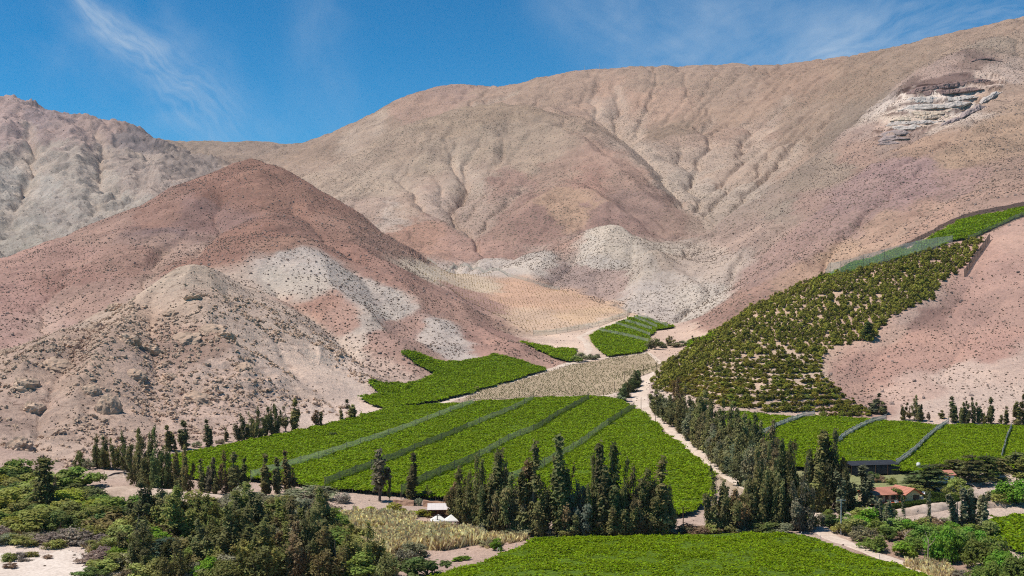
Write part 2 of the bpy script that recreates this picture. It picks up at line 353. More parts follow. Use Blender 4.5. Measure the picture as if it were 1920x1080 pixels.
GUL = _blur(np.clip(_lg, 0, 5), 1).astype(np.float32)            # where water runs
_cd = np.tensordot(np.array([0, 2.6, 2.8, 2.6, 3.2, 3.0, 4.0, 2.4, .8, 1.5]), WZ, (0, 0))
CARVE = (-(_blur(np.clip(_lg, 0, 4.5), 1) * _cd) * _slopew * np.clip(_yy / 1900, .25, 1.5) + (_zw - _zz - _cr * _slopew) * 0.8 + _cr * _slopew).astype(np.float32)
AMP = np.array([0.05, 2.6, 1.8, 1.6, 1.6, 2.4, 9.0, 2.0, 0.8, 2.0], np.float32)

def _inp(px, py, poly):
    ins = np.zeros(px.shape, bool); n = len(poly)
    for k in range(n):
        (a, b), (c, d) = poly[k], poly[(k + 1) % n]
        if b != d: ins ^= ((b > py) != (d > py)) & (px < (c - a) * (py - b) / (d - b) + a)
    return ins
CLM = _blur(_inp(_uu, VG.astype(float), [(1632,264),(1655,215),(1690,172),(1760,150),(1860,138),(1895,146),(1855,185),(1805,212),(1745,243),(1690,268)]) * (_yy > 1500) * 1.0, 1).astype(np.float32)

def ground(x, y):
    x = np.asarray(x, float); y = np.asarray(y, float)
    yc = np.maximum(y, Y0)
    u = 960 + x / yc * F
    W = _bil(WZ, u, yc)
    z = (HV - _bil(VG, u, yc)) / F * yc + _bil(CARVE, u, yc)
    # everyday roughness, and crags on the rocky ground
    amp = np.tensordot(AMP, W, (0, 0))
    z = z + amp * (fbm(x, y, 38, 3, 0.55, seed=1) * 0.9 + fbm(x, y, 11, 2, 0.5, seed=4) * 0.25)
    crag = np.clip(fbm(x, y, 55, 2, seed=7) * 1.6 + 0.15, 0, 1)
    z = z + W[1] * crag * (fbm(x * 0.8 + y * 0.3, y, 20, 4, 0.58, ridged=True, seed=3) * 5.0) + (W[2] + W[3]) * crag * fbm(x, y, 26, 4, 0.55, ridged=True, seed=3) * 2.4 + (W[5] + W[7]) * fbm(x, y, 70, 4, .55, ridged=True, seed=14) * 4
    z = z + W[6] * (fbm(x, y, 120, 4, 0.55, ridged=True, seed=6) * 14 + fbm(x, y, 42, 4, 0.6, ridged=True, seed=16) * 9)
    z = z + (W[5] + W[7]) * fbm(x, y, 26, 3, 0.55, ridged=True, seed=17) * 1.8
    # bedded cliff: hard layers stand out as ledges
    cl = _bil(CLM, u, yc)
    per = 24.0
    t = (z + 0.05 * x + fbm(x, y, 160, 3, seed=9) * 16) / per
    fr = t - np.floor(t)
    z = z + cl * per * 0.5 * (np.clip((fr - 0.55) * 5, 0, 1) - fr) + cl * (fbm(x, y, 70, 3, 0.5, ridged=True, seed=12) * 7 + fbm(x, y, 24, 2, .5, seed=13) * 2.5)
    near = np.clip((y - 225.0) / 60.0, 0, 1)
    return z * near + (1 - near) * -66.0 + CZ

_ys = np.exp(np.linspace(math.log(232), math.log(7000), 1500))
_col = {}
def at(u, v, h=0.0):
    """the spot of ground (plus h metres) first met along the line of sight through a photograph pixel"""
    k = round(float(u) * 2) / 2
    if k not in _col:
        _col[k] = ground((k - 960) / F * _ys, _ys)
    z = _col[k] + h
    zr = CZ + (HV - v) / F * _ys
    hit = np.nonzero(z >= zr)[0]
    if len(hit) == 0: return None
    i = hit[0]
    if i == 0: y = _ys[0]
    else:
        a, b = z[i - 1] - zr[i - 1], z[i] - zr[i]
        y = _ys[i - 1] + (_ys[i] - _ys[i - 1]) * (-a / (b - a))
    x = (k - 960) / F * y
    return np.array([x, y, float(ground(x, y))])
# ------------------------------------------------------------------ materials
def mat(name):
    m = bpy.data.materials.new(name); m.use_nodes = True
    t = m.node_tree; t.nodes.clear()
    o = t.nodes.new('ShaderNodeOutputMaterial'); b = t.nodes.new('ShaderNodeBsdfPrincipled')
    b.inputs['Specular IOR Level'].default_value = 0.2
    b.inputs['Roughness'].default_value = 0.9
    t.links.new(b.outputs[0], o.inputs[0])
    return m, t, b
def mnoise(t, scale, detail=4, rough=0.6, coord='Object'):
    tc = t.nodes.new('ShaderNodeTexCoord'); n = t.nodes.new('ShaderNodeTexNoise')
    n.inputs['Scale'].default_value = scale; n.inputs['Detail'].default_value = detail; n.inputs['Roughness'].default_value = rough
    t.links.new(tc.outputs[coord], n.inputs['Vector'])
    return n
def ramp(t, x, stops):
    r = t.nodes.new('ShaderNodeValToRGB')
    while len(r.color_ramp.elements) < len(stops): r.color_ramp.elements.new(0.5)
    for e, (p, c) in zip(r.color_ramp.elements, stops):
        e.position = p; e.color = (*c, 1) if len(c) == 3 else c
    t.links.new(x, r.inputs[0]); return r.outputs[0]
def mixc(t, fac, a, b, mode='MIX'):
    m = t.nodes.new('ShaderNodeMix'); m.data_type = 'RGBA'; m.blend_type = mode
    for i, x in ((0, fac), (6, a), (7, b)):
        if isinstance(x, (int, float)): m.inputs[i].default_value = x
        elif isinstance(x, tuple): m.inputs[i].default_value = (*x, 1)
        else: t.links.new(x, m.inputs[i])
    return m.outputs[2]
def bump(t, b, h, strength, dist):
    n = t.nodes.new('ShaderNodeBump'); n.inputs['Strength'].default_value = strength; n.inputs['Distance'].default_value = dist
    t.links.new(h, n.inputs['Height']); t.links.new(n.outputs[0], b.inputs['Normal'])
def flat_mat(name, c, var=0.25, scale=3.0, rough=0.9):
    m, t, b = mat(name)
    n = mnoise(t, scale)
    lo = tuple(x * (1 - var) for x in c); hi = tuple(min(1, x * (1 + var)) for x in c)
    t.links.new(ramp(t, n.outputs[0], [(0.3, lo), (0.7, hi)]), b.inputs['Base Color'])
    b.inputs['Roughness'].default_value = rough
    return m

def soil_material():
    m, t, b = mat("desert_soil")
    at_ = t.nodes.new('ShaderNodeAttribute'); at_.attribute_name = 'col'
    rk = t.nodes.new('ShaderNodeAttribute'); rk.attribute_name = 'rok'
    sp = t.nodes.new('ShaderNodeAttribute'); sp.attribute_name = 'spk'
    n1 = mnoise(t, 0.018, 8, 0.66); n2 = mnoise(t, 0.15, 7, 0.76); n3 = mnoise(t, 0.42, 4, 0.7)
    def weigh(x, w):
        m_ = t.nodes.new('ShaderNodeMath'); m_.operation = 'MULTIPLY'
        t.links.new(x, m_.inputs[0]); t.links.new(w, m_.inputs[1]); return m_.outputs[0]
    c = mixc(t, 1.0, at_.outputs['Color'], ramp(t, n1.outputs[0], [(0.30, (0.80, 0.79, 0.80)), (0.48, (1, 1, 1)), (0.66, (1.16, 1.15, 1.12))]), 'MULTIPLY')
    # broken rock: shadows painted as dark specks, and pale faces, where ground is rocky
    dk = ramp(t, n2.outputs[0], [(0.38, (1, 1, 1)), (0.44, (0, 0, 0))]); lt = ramp(t, n2.outputs[0], [(0.55, (0, 0, 0)), (0.62, (1, 1, 1))])
    c = mixc(t, weigh(dk, rk.outputs['Fac']), c, mixc(t, 1.0, c, (.46, .42, .41), 'MULTIPLY'))
    c = mixc(t, weigh(lt, rk.outputs['Fac']), c, mixc(t, 1.0, c, (1.30, 1.28, 1.24), 'MULTIPLY'))
    c = mixc(t, 1.0, c, ramp(t, n3.outputs[0], [(0.30, (0.80, 0.78, 0.77)), (0.48, (1, 1, 1)), (0.72, (1.12, 1.11, 1.09))]), 'MULTIPLY')
    # far scrub too small to build: brown dots at the spacing of the shrubs, strength set hill by hill
    tc = t.nodes.new('ShaderNodeTexCoord'); vo = t.nodes.new('ShaderNodeTexVoronoi'); vo.inputs['Scale'].default_value = 0.17
    t.links.new(tc.outputs['Object'], vo.inputs['Vector'])
    mr = t.nodes.new('ShaderNodeMapRange'); t.links.new(vo.outputs['Distance'], mr.inputs[0])
    for i_, q_ in enumerate((.20, .42, 1.0, 0.0)): mr.inputs[i_ + 1].default_value = q_
    c = mixc(t, weigh(mr.outputs[0], sp.outputs['Fac']), c, (.15, .118, .085))
    t.links.new(c, b.inputs['Base Color'])
    b.inputs['Specular IOR Level'].default_value = 0.05
    b.inputs['Roughness'].default_value = 1.0
    ad = t.nodes.new('ShaderNodeMath'); ad.operation = 'MULTIPLY_ADD'
    t.links.new(n2.outputs[0], ad.inputs[0]); ad.inputs[1].default_value = 1.0; t.links.new(weigh(n3.outputs[0], sp.outputs['Fac']), ad.inputs[2])
    bump(t, b, ad.outputs[0], 0.75, 4.0)
    return m
M_SOIL = soil_material()

# ------------------------------------------------------------------ object helpers
COL = scene.collection
def link(o, parent=None):
    COL.objects.link(o)
    if parent is not None: o.parent = parent
    return o
def tag(o, label=None, cat=None, group=None, kind=None):
    if label: o['label'] = label
    if cat: o['category'] = cat
    if group: o['group'] = group
    if kind: o['kind'] = kind
    return o
def mesh_np(name, V, Fq, mats=(), smooth=False, mi=None):
    """mesh from arrays: V (n,3); Fq (m,3) or (m,4)"""
    me = bpy.data.meshes.new(name)
    V = np.asarray(V, np.float32); Fq = np.asarray(Fq, np.int32)
    k = Fq.shape[1]
    me.vertices.add(len(V)); me.vertices.foreach_set('co', V.ravel())
    me.loops.add(Fq.size); me.loops.foreach_set('vertex_index', Fq.ravel())
    me.polygons.add(len(Fq)); me.polygons.foreach_set('loop_start', np.arange(0, Fq.size, k, dtype=np.int32))
    me.polygons.foreach_set('loop_total', np.full(len(Fq), k, np.int32))
    if mi is not None: me.polygons.foreach_set('material_index', np.asarray(mi, np.int32))
    me.polygons.foreach_set('use_smooth', np.full(len(Fq), smooth))
    for m in mats: me.materials.append(m)
    me.update(calc_edges=True)
    return me
def obj(name, me, parent=None, loc=(0, 0, 0)):
    o = bpy.data.objects.new(name, me); o.location = loc
    return link(o, parent)
def empty(name, loc, rz=0.0):
    o = bpy.data.objects.new(name, None); o.location = loc; o.rotation_euler = (0, 0, rz); o.empty_display_size = 1
    return link(o)

# ------------------------------------------------------------------ terrain meshes
# albedo of the bare ground, as sunlit tones at surveyed spots: (column, row, tone)
TONES = [
 (0,1060,(226,207,192)),(150,1045,(226,207,192)),(300,950,(196,168,148)),(500,950,(205,178,158)),(700,940,(208,182,162)),(960,1020,(200,170,150)),(850,1000,(205,176,158)),(1540,985,(204,178,160)),(1650,1040,(186,152,130)),(1800,960,(208,186,168)),(1850,915,(212,192,176)),
 (240,900,(206,178,158)),(180,870,(204,176,156)),
 (0,860,(198,168,150)),(100,830,(200,174,154)),(60,760,(190,162,144)),(200,780,(196,168,148)),(150,680,(186,158,138)),(300,700,(192,164,146)),(400,760,(204,176,158)),(340,640,(176,146,128)),(420,690,(200,174,156)),(250,600,(190,162,140)),(350,560,(196,170,148)),(350,500,(196,174,152)),(450,600,(206,182,162)),(520,680,(210,186,168)),(600,720,(212,188,170)),(650,690,(214,192,174)),(560,600,(208,184,164)),(100,650,(186,158,138)),(430,520,(200,178,158)),(680,760,(216,194,178)),(380,640,(172,142,124)),
 (475,315,(158,116,98)),(420,350,(154,112,96)),(550,370,(160,118,100)),(640,420,(160,122,105)),(300,400,(164,124,108)),(200,430,(172,136,120)),(100,480,(176,136,122)),(50,560,(180,138,126)),(150,520,(168,126,112)),(250,480,(170,132,116)),(300,450,(182,148,130)),(380,400,(150,116,108)),(400,470,(164,120,102)),(480,440,(160,116,98)),(560,440,(160,120,104)),(700,450,(162,126,110)),(760,480,(164,128,112)),(300,440,(140,114,112)),(520,460,(172,130,108)),(180,560,(178,142,126)),(60,610,(186,148,136)),
 (540,485,(198,186,176)),(600,495,(198,187,177)),(660,540,(199,188,178)),(700,570,(204,194,182)),(560,525,(200,188,172)),(590,565,(196,150,128)),(640,595,(190,150,132)),(720,640,(188,150,134)),(690,610,(200,186,172)),(640,480,(164,122,106)),(720,510,(176,134,118)),(800,560,(180,140,124)),(860,590,(176,138,122)),(900,620,(176,136,122)),(810,610,(197,187,178)),(840,640,(198,187,178)),(760,610,(190,152,136)),(780,680,(190,152,134)),(740,700,(206,178,160)),(950,655,(182,140,124)),(1000,670,(188,148,130)),(870,550,(182,144,130)),(650,650,(212,192,174)),
 (920,505,(194,184,174)),(1000,480,(198,188,176)),(1100,450,(204,194,178)),(1150,435,(206,192,172)),(1080,515,(168,146,138)),(1140,490,(192,184,172)),(1200,500,(190,178,162)),(1230,560,(194,184,174)),(1260,530,(196,184,170)),(1300,570,(200,190,176)),(1250,480,(188,170,150)),(1300,500,(190,172,156)),(1130,530,(176,152,142)),(1180,470,(196,184,166)),
 (780,500,(206,192,168)),(860,525,(206,186,158)),(950,550,(210,168,136)),(1050,560,(210,170,136)),(1000,600,(210,180,150)),(1100,595,(214,180,140)),(1120,610,(222,196,172)),(1060,640,(224,198,176)),(1150,640,(222,196,174)),(1280,630,(212,182,160)),
 (1100,690,(204,180,160)),(1200,700,(208,184,166)),(1000,720,(206,180,160)),(860,745,(208,180,160)),(1190,740,(216,194,178)),
 (940,215,(166,142,118)),(850,230,(172,148,124)),(750,270,(174,150,128)),(650,320,(182,158,136)),(700,350,(186,164,142)),(850,300,(176,154,132)),(960,270,(172,150,128)),(1000,300,(176,152,130)),(900,350,(178,152,132)),(870,400,(168,136,120)),(960,350,(172,136,120)),(1060,330,(176,144,124)),(1100,340,(178,136,118)),(1060,385,(188,152,122)),(1000,420,(166,130,116)),(940,420,(168,134,118)),(760,390,(188,160,138)),(800,430,(182,140,118)),(740,400,(196,178,162)),(830,400,(176,148,134)),(1150,330,(174,140,122)),(1200,390,(160,130,118)),(1250,400,(166,136,120)),(1160,410,(164,130,118)),(1080,450,(176,140,124)),(900,470,(180,142,126)),(700,400,(184,158,140)),
 (580,285,(166,140,118)),(700,230,(168,142,120)),(780,190,(176,142,122)),(840,165,(172,140,124)),(900,180,(176,146,124)),(1000,170,(170,142,120)),(1080,150,(174,144,122)),(1150,190,(184,148,124)),(1100,220,(178,148,126)),(1250,150,(172,144,122)),(1250,190,(182,148,124)),(1250,245,(156,132,110)),(1350,160,(170,142,120)),(1350,220,(172,142,118)),(1300,290,(178,150,130)),(1250,310,(182,160,142)),(1290,350,(180,164,148)),(1400,260,(180,148,126)),(1400,320,(172,142,120)),(1500,150,(170,138,114)),(1500,240,(166,140,118)),(1600,150,(164,136,112)),(1600,230,(152,132,114)),(1700,110,(164,138,116)),(1800,90,(168,142,120)),(1180,270,(184,156,132)),(1450,290,(176,148,126)),(1380,370,(168,150,134)),(1340,400,(172,152,134)),(1850,60,(170,142,120)),
 (560,320,(178,152,130)),(450,280,(160,138,120)),(400,275,(158,138,120)),(510,290,(166,142,122)),
 (20,210,(176,150,144)),(100,240,(168,144,138)),(60,215,(150,132,134)),(200,240,(166,142,134)),(250,270,(136,124,124)),(330,310,(148,134,126)),(100,300,(172,158,146)),(50,350,(176,168,158)),(150,330,(172,160,148)),(200,370,(170,160,148)),(30,400,(164,156,146)),(120,390,(168,158,148)),(280,340,(174,156,144)),(240,300,(162,146,136)),(0,440,(164,156,144)),
 (1400,560,(176,138,120)),(1450,500,(172,140,128)),(1350,590,(174,136,120)),(1500,460,(176,142,130)),(1550,420,(170,138,128)),(1600,370,(168,136,130)),(1700,350,(172,138,134)),(1700,310,(166,134,130)),(1800,340,(172,138,128)),(1500,380,(172,140,126)),(1420,430,(176,150,134)),(1640,440,(188,152,126)),(1560,480,(190,156,126)),(1750,400,(184,146,124)),(1880,360,(176,142,124)),(1900,330,(172,140,122)),(1800,290,(178,146,118)),(1880,250,(180,148,120)),(1750,270,(178,144,118)),(1900,180,(176,148,126)),(1560,320,(160,140,122)),(1480,390,(158,142,126)),(1640,280,(170,138,120)),(1500,520,(186,150,124)),
 (1720,165,(120,96,88)),(1780,160,(122,98,92)),(1700,185,(206,190,178)),(1780,185,(210,196,184)),(1680,215,(200,182,164)),(1750,210,(196,176,158)),(1660,240,(176,150,136)),(1700,245,(150,126,116)),(1680,262,(160,136,122)),(1850,140,(186,164,150)),(1760,130,(178,150,136)),(1820,115,(148,122,110)),(1830,90,(170,150,130)),
 (1300,700,(210,180,150)),(1400,650,(210,180,150)),(1500,600,(212,178,148)),(1500,700,(210,182,156)),(1600,560,(210,176,146)),(1700,500,(202,166,140)),(1580,720,(188,148,130)),(1640,680,(192,148,130)),(1700,640,(192,148,130)),(1800,600,(190,148,132)),(1900,560,(188,148,132)),(1700,570,(200,168,150)),(1850,500,(192,150,134)),(1900,450,(196,156,138)),(1800,700,(212,184,166)),(1900,680,(208,178,160)),(1700,730,(206,172,154)),(1620,760,(182,146,130)),(1760,770,(212,186,168)),(1900,760,(212,186,168)),(1740,590,(160,124,112)),(1650,610,(196,160,140)),(1750,660,(194,150,132)),(1850,640,(190,146,130)),
 (1650,900,(150,160,90)),(1500,800,(205,178,158)),
]
TP, TC = [], []
for (u_, v_, c_) in TONES:
    p_ = at(u_, v_)
    if p_ is None: continue
    TP.append([u_ / 60.0, v_ / 42.0, math.log(p_[1]) * 12.0]); TC.append(srgb(*c_, 0.86))
TP = np.array(TP, np.float32); TC = np.array(TC, np.float32)

def tone(x, y, z):
    u = 960 + x / y * F; v = HV - (z - CZ) / y * F
    wu = fbm(x, y, 90, 5, 0.68, seed=21) * 44 + fbm(x, y, 420, 2, 0.5, seed=24) * 22
    wv = fbm(x, y, 90, 5, 0.68, seed=22) * 30 + fbm(x, y, 420, 2, 0.5, seed=25) * 16
    wu = wu + fbm(x, y, 26, 3, .6, seed=27) * 20; wv = wv + fbm(x, y, 26, 3, .6, seed=28) * 14
    q = np.stack([(u + wu) / 60.0, (v + wv) / 42.0, np.log(y) * 12.0], -1).astype(np.float32)
    out = np.zeros((len(q), 3), np.float32)
    for a in range(0, len(q), 40000):
        d2 = ((q[a:a + 40000, None, :] - TP[None]) ** 2).sum(-1)
        w = 1.0 / (d2 * d2 * d2 * d2 + 0.0008)
        out[a:a + 40000] = (w @ TC) / w.sum(1, keepdims=True)
    g = out @ np.array([.3, .55, .15], np.float32)
    return (out * .71 + g[:, None] * .29) * np.array([1.105, 1.02, .97], np.float32)

NC, NR = 950, 820
cu = np.linspace(U0 + 10, U1 - 10, NC)
# rows of the sheet are spread by how steeply the ground climbs, so slopes get the detail and flats do not
fy = np.exp(np.linspace(math.log(232), math.log(7000), 1200))
PX = np.zeros((NC, NR)); PY = np.zeros((NC, NR))
_vs = np.stack([_bil(VG, np.full(1200, c), fy) for c in cu])
_k = np.ones(41) / 41
for i in range(NC):
    dv = np.abs(np.diff(_vs[i])); vis = np.minimum.accumulate(np.concatenate([[_vs[i][0]], _vs[i][:-1]]))[1:]
    hid = _vs[i][1:] > vis + 14
    s = np.where(hid, np.minimum(dv * 0.3, 0.4), dv * 1.0) + 0.28
    s = np.convolve(np.pad(s, 20, mode='edge'), _k, 'valid')
    cum = np.concatenate([[0], np.cumsum(s)])
    PY[i] = np.interp(np.linspace(0, cum[-1], NR), cum, fy)
for _ in range(6):
    PY[1:-1] = (PY[:-2] + 2 * PY[1:-1] + PY[2:]) / 4
PX = (cu[:, None] - 960) / F * PY
PZ = ground(PX.ravel(), PY.ravel()).reshape(NC, NR)
P3 = np.stack([PX, PY, PZ], -1).reshape(-1, 3)
CV = tone(P3[:, 0], P3[:, 1], P3[:, 2])
_uP = 960 + P3[:, 0] / P3[:, 1] * F
CRP = _bil(CREASE, _uP, P3[:, 1])
GULP = _bil(GUL, _uP, P3[:, 1]); WP = _bil(WZ, _uP, P3[:, 1])
# bleached gravel in the bigger washes, dark blocks on the crags
_gw = np.clip((GULP - 1.8) / 1.6, 0, 1)[:, None] * (1 - WP[0])[:, None] * 0.30
_gw = np.clip(_gw + np.clip(-CRP[:, None] / 16 - .3, 0, .38), 0, .5)
CV = CV * (1 - _gw) + np.array(srgb(206, 186, 168, .86)) * _gw
_b = fbm(P3[:, 0], P3[:, 1], 30, 4, 0.62, seed=31)[:, None]
_rock = np.clip((_b - 0.10) * 3.5, 0, 1) * (WP[1] * .75 + WP[2] * .55 + WP[6] * 1.0 + WP[5] * .12 + WP[7] * .3 + WP[3] * .3)[:, None]
CV = CV * (1 - _rock * 0.22)
_lt = np.clip((-_b - 0.16) * 3.5, 0, 1) * (WP[2] + WP[6] + WP[7] * .5 + WP[5] * .3)[:, None]
CV = CV * (1 + _lt * 0.12)
# cliff beds by height: pale and maroon layers; dark bands also paint overhang shadow
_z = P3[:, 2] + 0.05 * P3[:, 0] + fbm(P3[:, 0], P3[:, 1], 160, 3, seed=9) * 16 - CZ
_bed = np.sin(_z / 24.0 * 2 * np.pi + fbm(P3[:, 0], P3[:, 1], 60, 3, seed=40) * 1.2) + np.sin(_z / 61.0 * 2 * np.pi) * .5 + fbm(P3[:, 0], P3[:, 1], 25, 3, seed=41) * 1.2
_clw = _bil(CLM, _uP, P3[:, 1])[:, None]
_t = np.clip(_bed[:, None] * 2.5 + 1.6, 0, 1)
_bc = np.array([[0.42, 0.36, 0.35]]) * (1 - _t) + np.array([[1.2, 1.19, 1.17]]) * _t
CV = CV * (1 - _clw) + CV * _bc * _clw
CV = np.clip(CV, 0.01, 0.8)

SPK = (np.clip(np.tensordot(np.array([0, 0, .35, .35, .6, 1.1, .40, .75, .2, 0]), WP, (0, 0)), 0, 1) * np.clip(.75 + fbm(P3[:, 0], P3[:, 1], 140, 4, .6, seed=45) * 1.0, .15, 1)).astype(np.float32)
ROK = np.clip(np.tensordot(np.array([.05, .75, .55, .35, .3, .25, .75, .4, .22, 1.0]), WP, (0, 0)) * np.clip(.8 + fbm(P3[:, 0], P3[:, 1], 110, 4, .6, seed=46) * 1.3, .1, 1.3), 0, 1).astype(np.float32)
_q = np.arange(NC * NR).reshape(NC, NR)
QUADS = np.stack([_q[:-1, :-1], _q[1:, :-1], _q[1:, 1:], _q[:-1, 1:]], -1).reshape(-1, 4)
# normals of the whole sheet, so the parts of the land join without seams
_n3 = P3.reshape(NC, NR, 3)
_nx = np.gradient(_n3, axis=0); _ny = np.gradient(_n3, axis=1)
NRM = np.cross(_nx, _ny).reshape(-1, 3); NRM /= np.linalg.norm(NRM, axis=1, keepdims=True) + 1e-9
NRM[NRM[:, 2] < 0] *= -1
ZMAP = {'VF': 'valley_floor', 'LH': 'rocky_hill', 'RH': 'red_hill', 'MS': 'red_hill', 'WH': 'white_hill', 'MT': 'mountain', 'FM': 'far_mountain', 'RS': 'mountain_slope', 'OS': 'pink_hill', 'CL': 'mountain_slope'}
_zi = WP.argmax(0)
_names = sorted(set(ZMAP.values()))
_grp = np.array([_names.index(ZMAP[z]) for z in ZN])[_zi]
_fg = _grp[QUADS[:, 0]]
TERR = {}
for gi, nm in enumerate(_names):
    fq = QUADS[_fg == gi]
    if len(fq) == 0: continue
    used, inv = np.unique(fq, return_inverse=True)
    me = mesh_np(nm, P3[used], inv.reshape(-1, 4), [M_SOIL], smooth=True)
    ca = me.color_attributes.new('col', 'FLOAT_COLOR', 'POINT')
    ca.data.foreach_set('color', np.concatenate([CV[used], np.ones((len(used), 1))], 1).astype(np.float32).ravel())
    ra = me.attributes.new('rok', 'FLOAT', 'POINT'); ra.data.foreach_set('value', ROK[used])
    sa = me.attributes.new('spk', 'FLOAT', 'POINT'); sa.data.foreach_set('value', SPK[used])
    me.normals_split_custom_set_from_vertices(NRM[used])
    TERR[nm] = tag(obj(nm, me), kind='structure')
# the ground goes on under and behind the viewpoint
_e = P3.reshape(NC, NR, 3)[:, 0]
_bk = np.stack([_e[:, 0] * 4, np.full(NC, -3000.0), np.full(NC, 0.0)], -1)
_bk2 = np.stack([_e[:, 0], np.full(NC, 180.0), np.full(NC, 0.0)], -1)
V_ = np.concatenate([_e, _bk2, _bk]); i_ = np.arange(NC - 1)
fq = np.concatenate([np.stack([i_ + k * NC, i_ + (k + 1) * NC, i_ + 1 + (k + 1) * NC, i_ + 1 + k * NC], -1) for k in (0, 1)])
me = mesh_np('near_ground', V_, fq, [flat_mat('near_soil', srgb(200, 172, 150, .8), .15, .05)])
tag(obj('near_ground', me), kind='structure')
# ------------------------------------------------------------------ shared builders
def in_poly(px, py, poly):
    poly = np.asarray(poly); inside = np.zeros(px.shape, bool)
    x0, y0 = poly[:, 0], poly[:, 1]; x1, y1 = np.roll(x0, -1), np.roll(y0, -1)
    for a, b, c, d in zip(x0, y0, x1, y1):
        if b == d: continue
        inside ^= ((b > py) != (d > py)) & (px < (c - a) * (py - b) / (d - b) + a)
    return inside
def wpoly(pix, h=0.0):
    return np.array([p[:2] for p in (at(u, v, h) for u, v in pix) if p is not None])
def grid_in(poly, step, jit=0.0):
    a = poly.min(0) - step; b = poly.max(0) + step
    gx, gy = np.meshgrid(np.arange(a[0], b[0], step), np.arange(a[1], b[1], step), indexing='ij')
    if jit:
        gx = gx + rng.uniform(-jit, jit, gx.shape); gy = gy + rng.uniform(-jit, jit, gy.shape)
    return gx, gy
def sheet(name, poly, step, h, mats, bumpf=None, wob=0.0, smooth=True, parent=None):
    gx, gy = grid_in(poly, step)
    qx = gx + (fbm(gx, gy, 9, 2, seed=51) * wob if wob else 0); qy = gy + (fbm(gx, gy, 9, 2, seed=52) * wob if wob else 0)
    m = in_poly(qx, qy, poly)
    k = m[:-1, :-1] & m[1:, :-1] & m[1:, 1:] & m[:-1, 1:]
    q = np.arange(gx.size).reshape(gx.shape)
    f = np.stack([q[:-1, :-1][k], q[1:, :-1][k], q[1:, 1:][k], q[:-1, 1:][k]], -1)
    used, inv = np.unique(f, return_inverse=True)
    x, y = gx.ravel()[used], gy.ravel()[used]
    z = ground(x, y) + h + (bumpf(x, y) if bumpf else 0)
    me = mesh_np(name, np.stack([x, y, z], -1), inv.reshape(-1, 4), mats, smooth=smooth)
    return obj(name, me, parent), np.stack([x, y, z], -1)
def tube(pts, radii, sides=6):
    """tapered tube along a polyline"""
    pts = np.asarray(pts, float); V = []; Fq = []
    for i, p in enumerate(pts):
        d = pts[min(i + 1, len(pts) - 1)] - pts[max(i - 1, 0)]
        d = d / (np.linalg.norm(d) + 1e-9)
        a = np.cross(d, [0.31, 0.95, 0.05]); a /= np.linalg.norm(a) + 1e-9; b = np.cross(d, a)
        for s in range(sides):
            t = 2 * math.pi * s / sides
            V.append(p + (a * math.cos(t) + b * math.sin(t)) * radii[i])
    for i in range(len(pts) - 1):
        for s in range(sides):
            Fq.append((i * sides + s, i * sides + (s + 1) % sides, (i + 1) * sides + (s + 1) % sides, (i + 1) * sides + s))
    return np.array(V), np.array(Fq)
def box(c, s, rz=0.0):
    x, y, z = (q / 2 for q in s)
    V = np.array([(-x, -y, -z), (x, -y, -z), (x, y, -z), (-x, y, -z), (-x, -y, z), (x, -y, z), (x, y, z), (-x, y, z)])
    R = np.array([[math.cos(rz), -math.sin(rz), 0], [math.sin(rz), math.cos(rz), 0], [0, 0, 1]])
    return V @ R.T + np.asarray(c), np.array([(0, 3, 2, 1), (4, 5, 6, 7), (0, 1, 5, 4), (1, 2, 6, 5), (2, 3, 7, 6), (3, 0, 4, 7)])
def join(*parts):
    V = []; Fq = []; n = 0
    for v, f in parts:
        V.append(v); Fq.append(np.asarray(f) + n); n += len(v)
    return np.concatenate(V), np.concatenate(Fq)
def part(name, vf, m, parent, smooth=False, loc=(0, 0, 0)):
    return obj(name, mesh_np(name, vf[0], vf[1], [m], smooth), parent, loc)

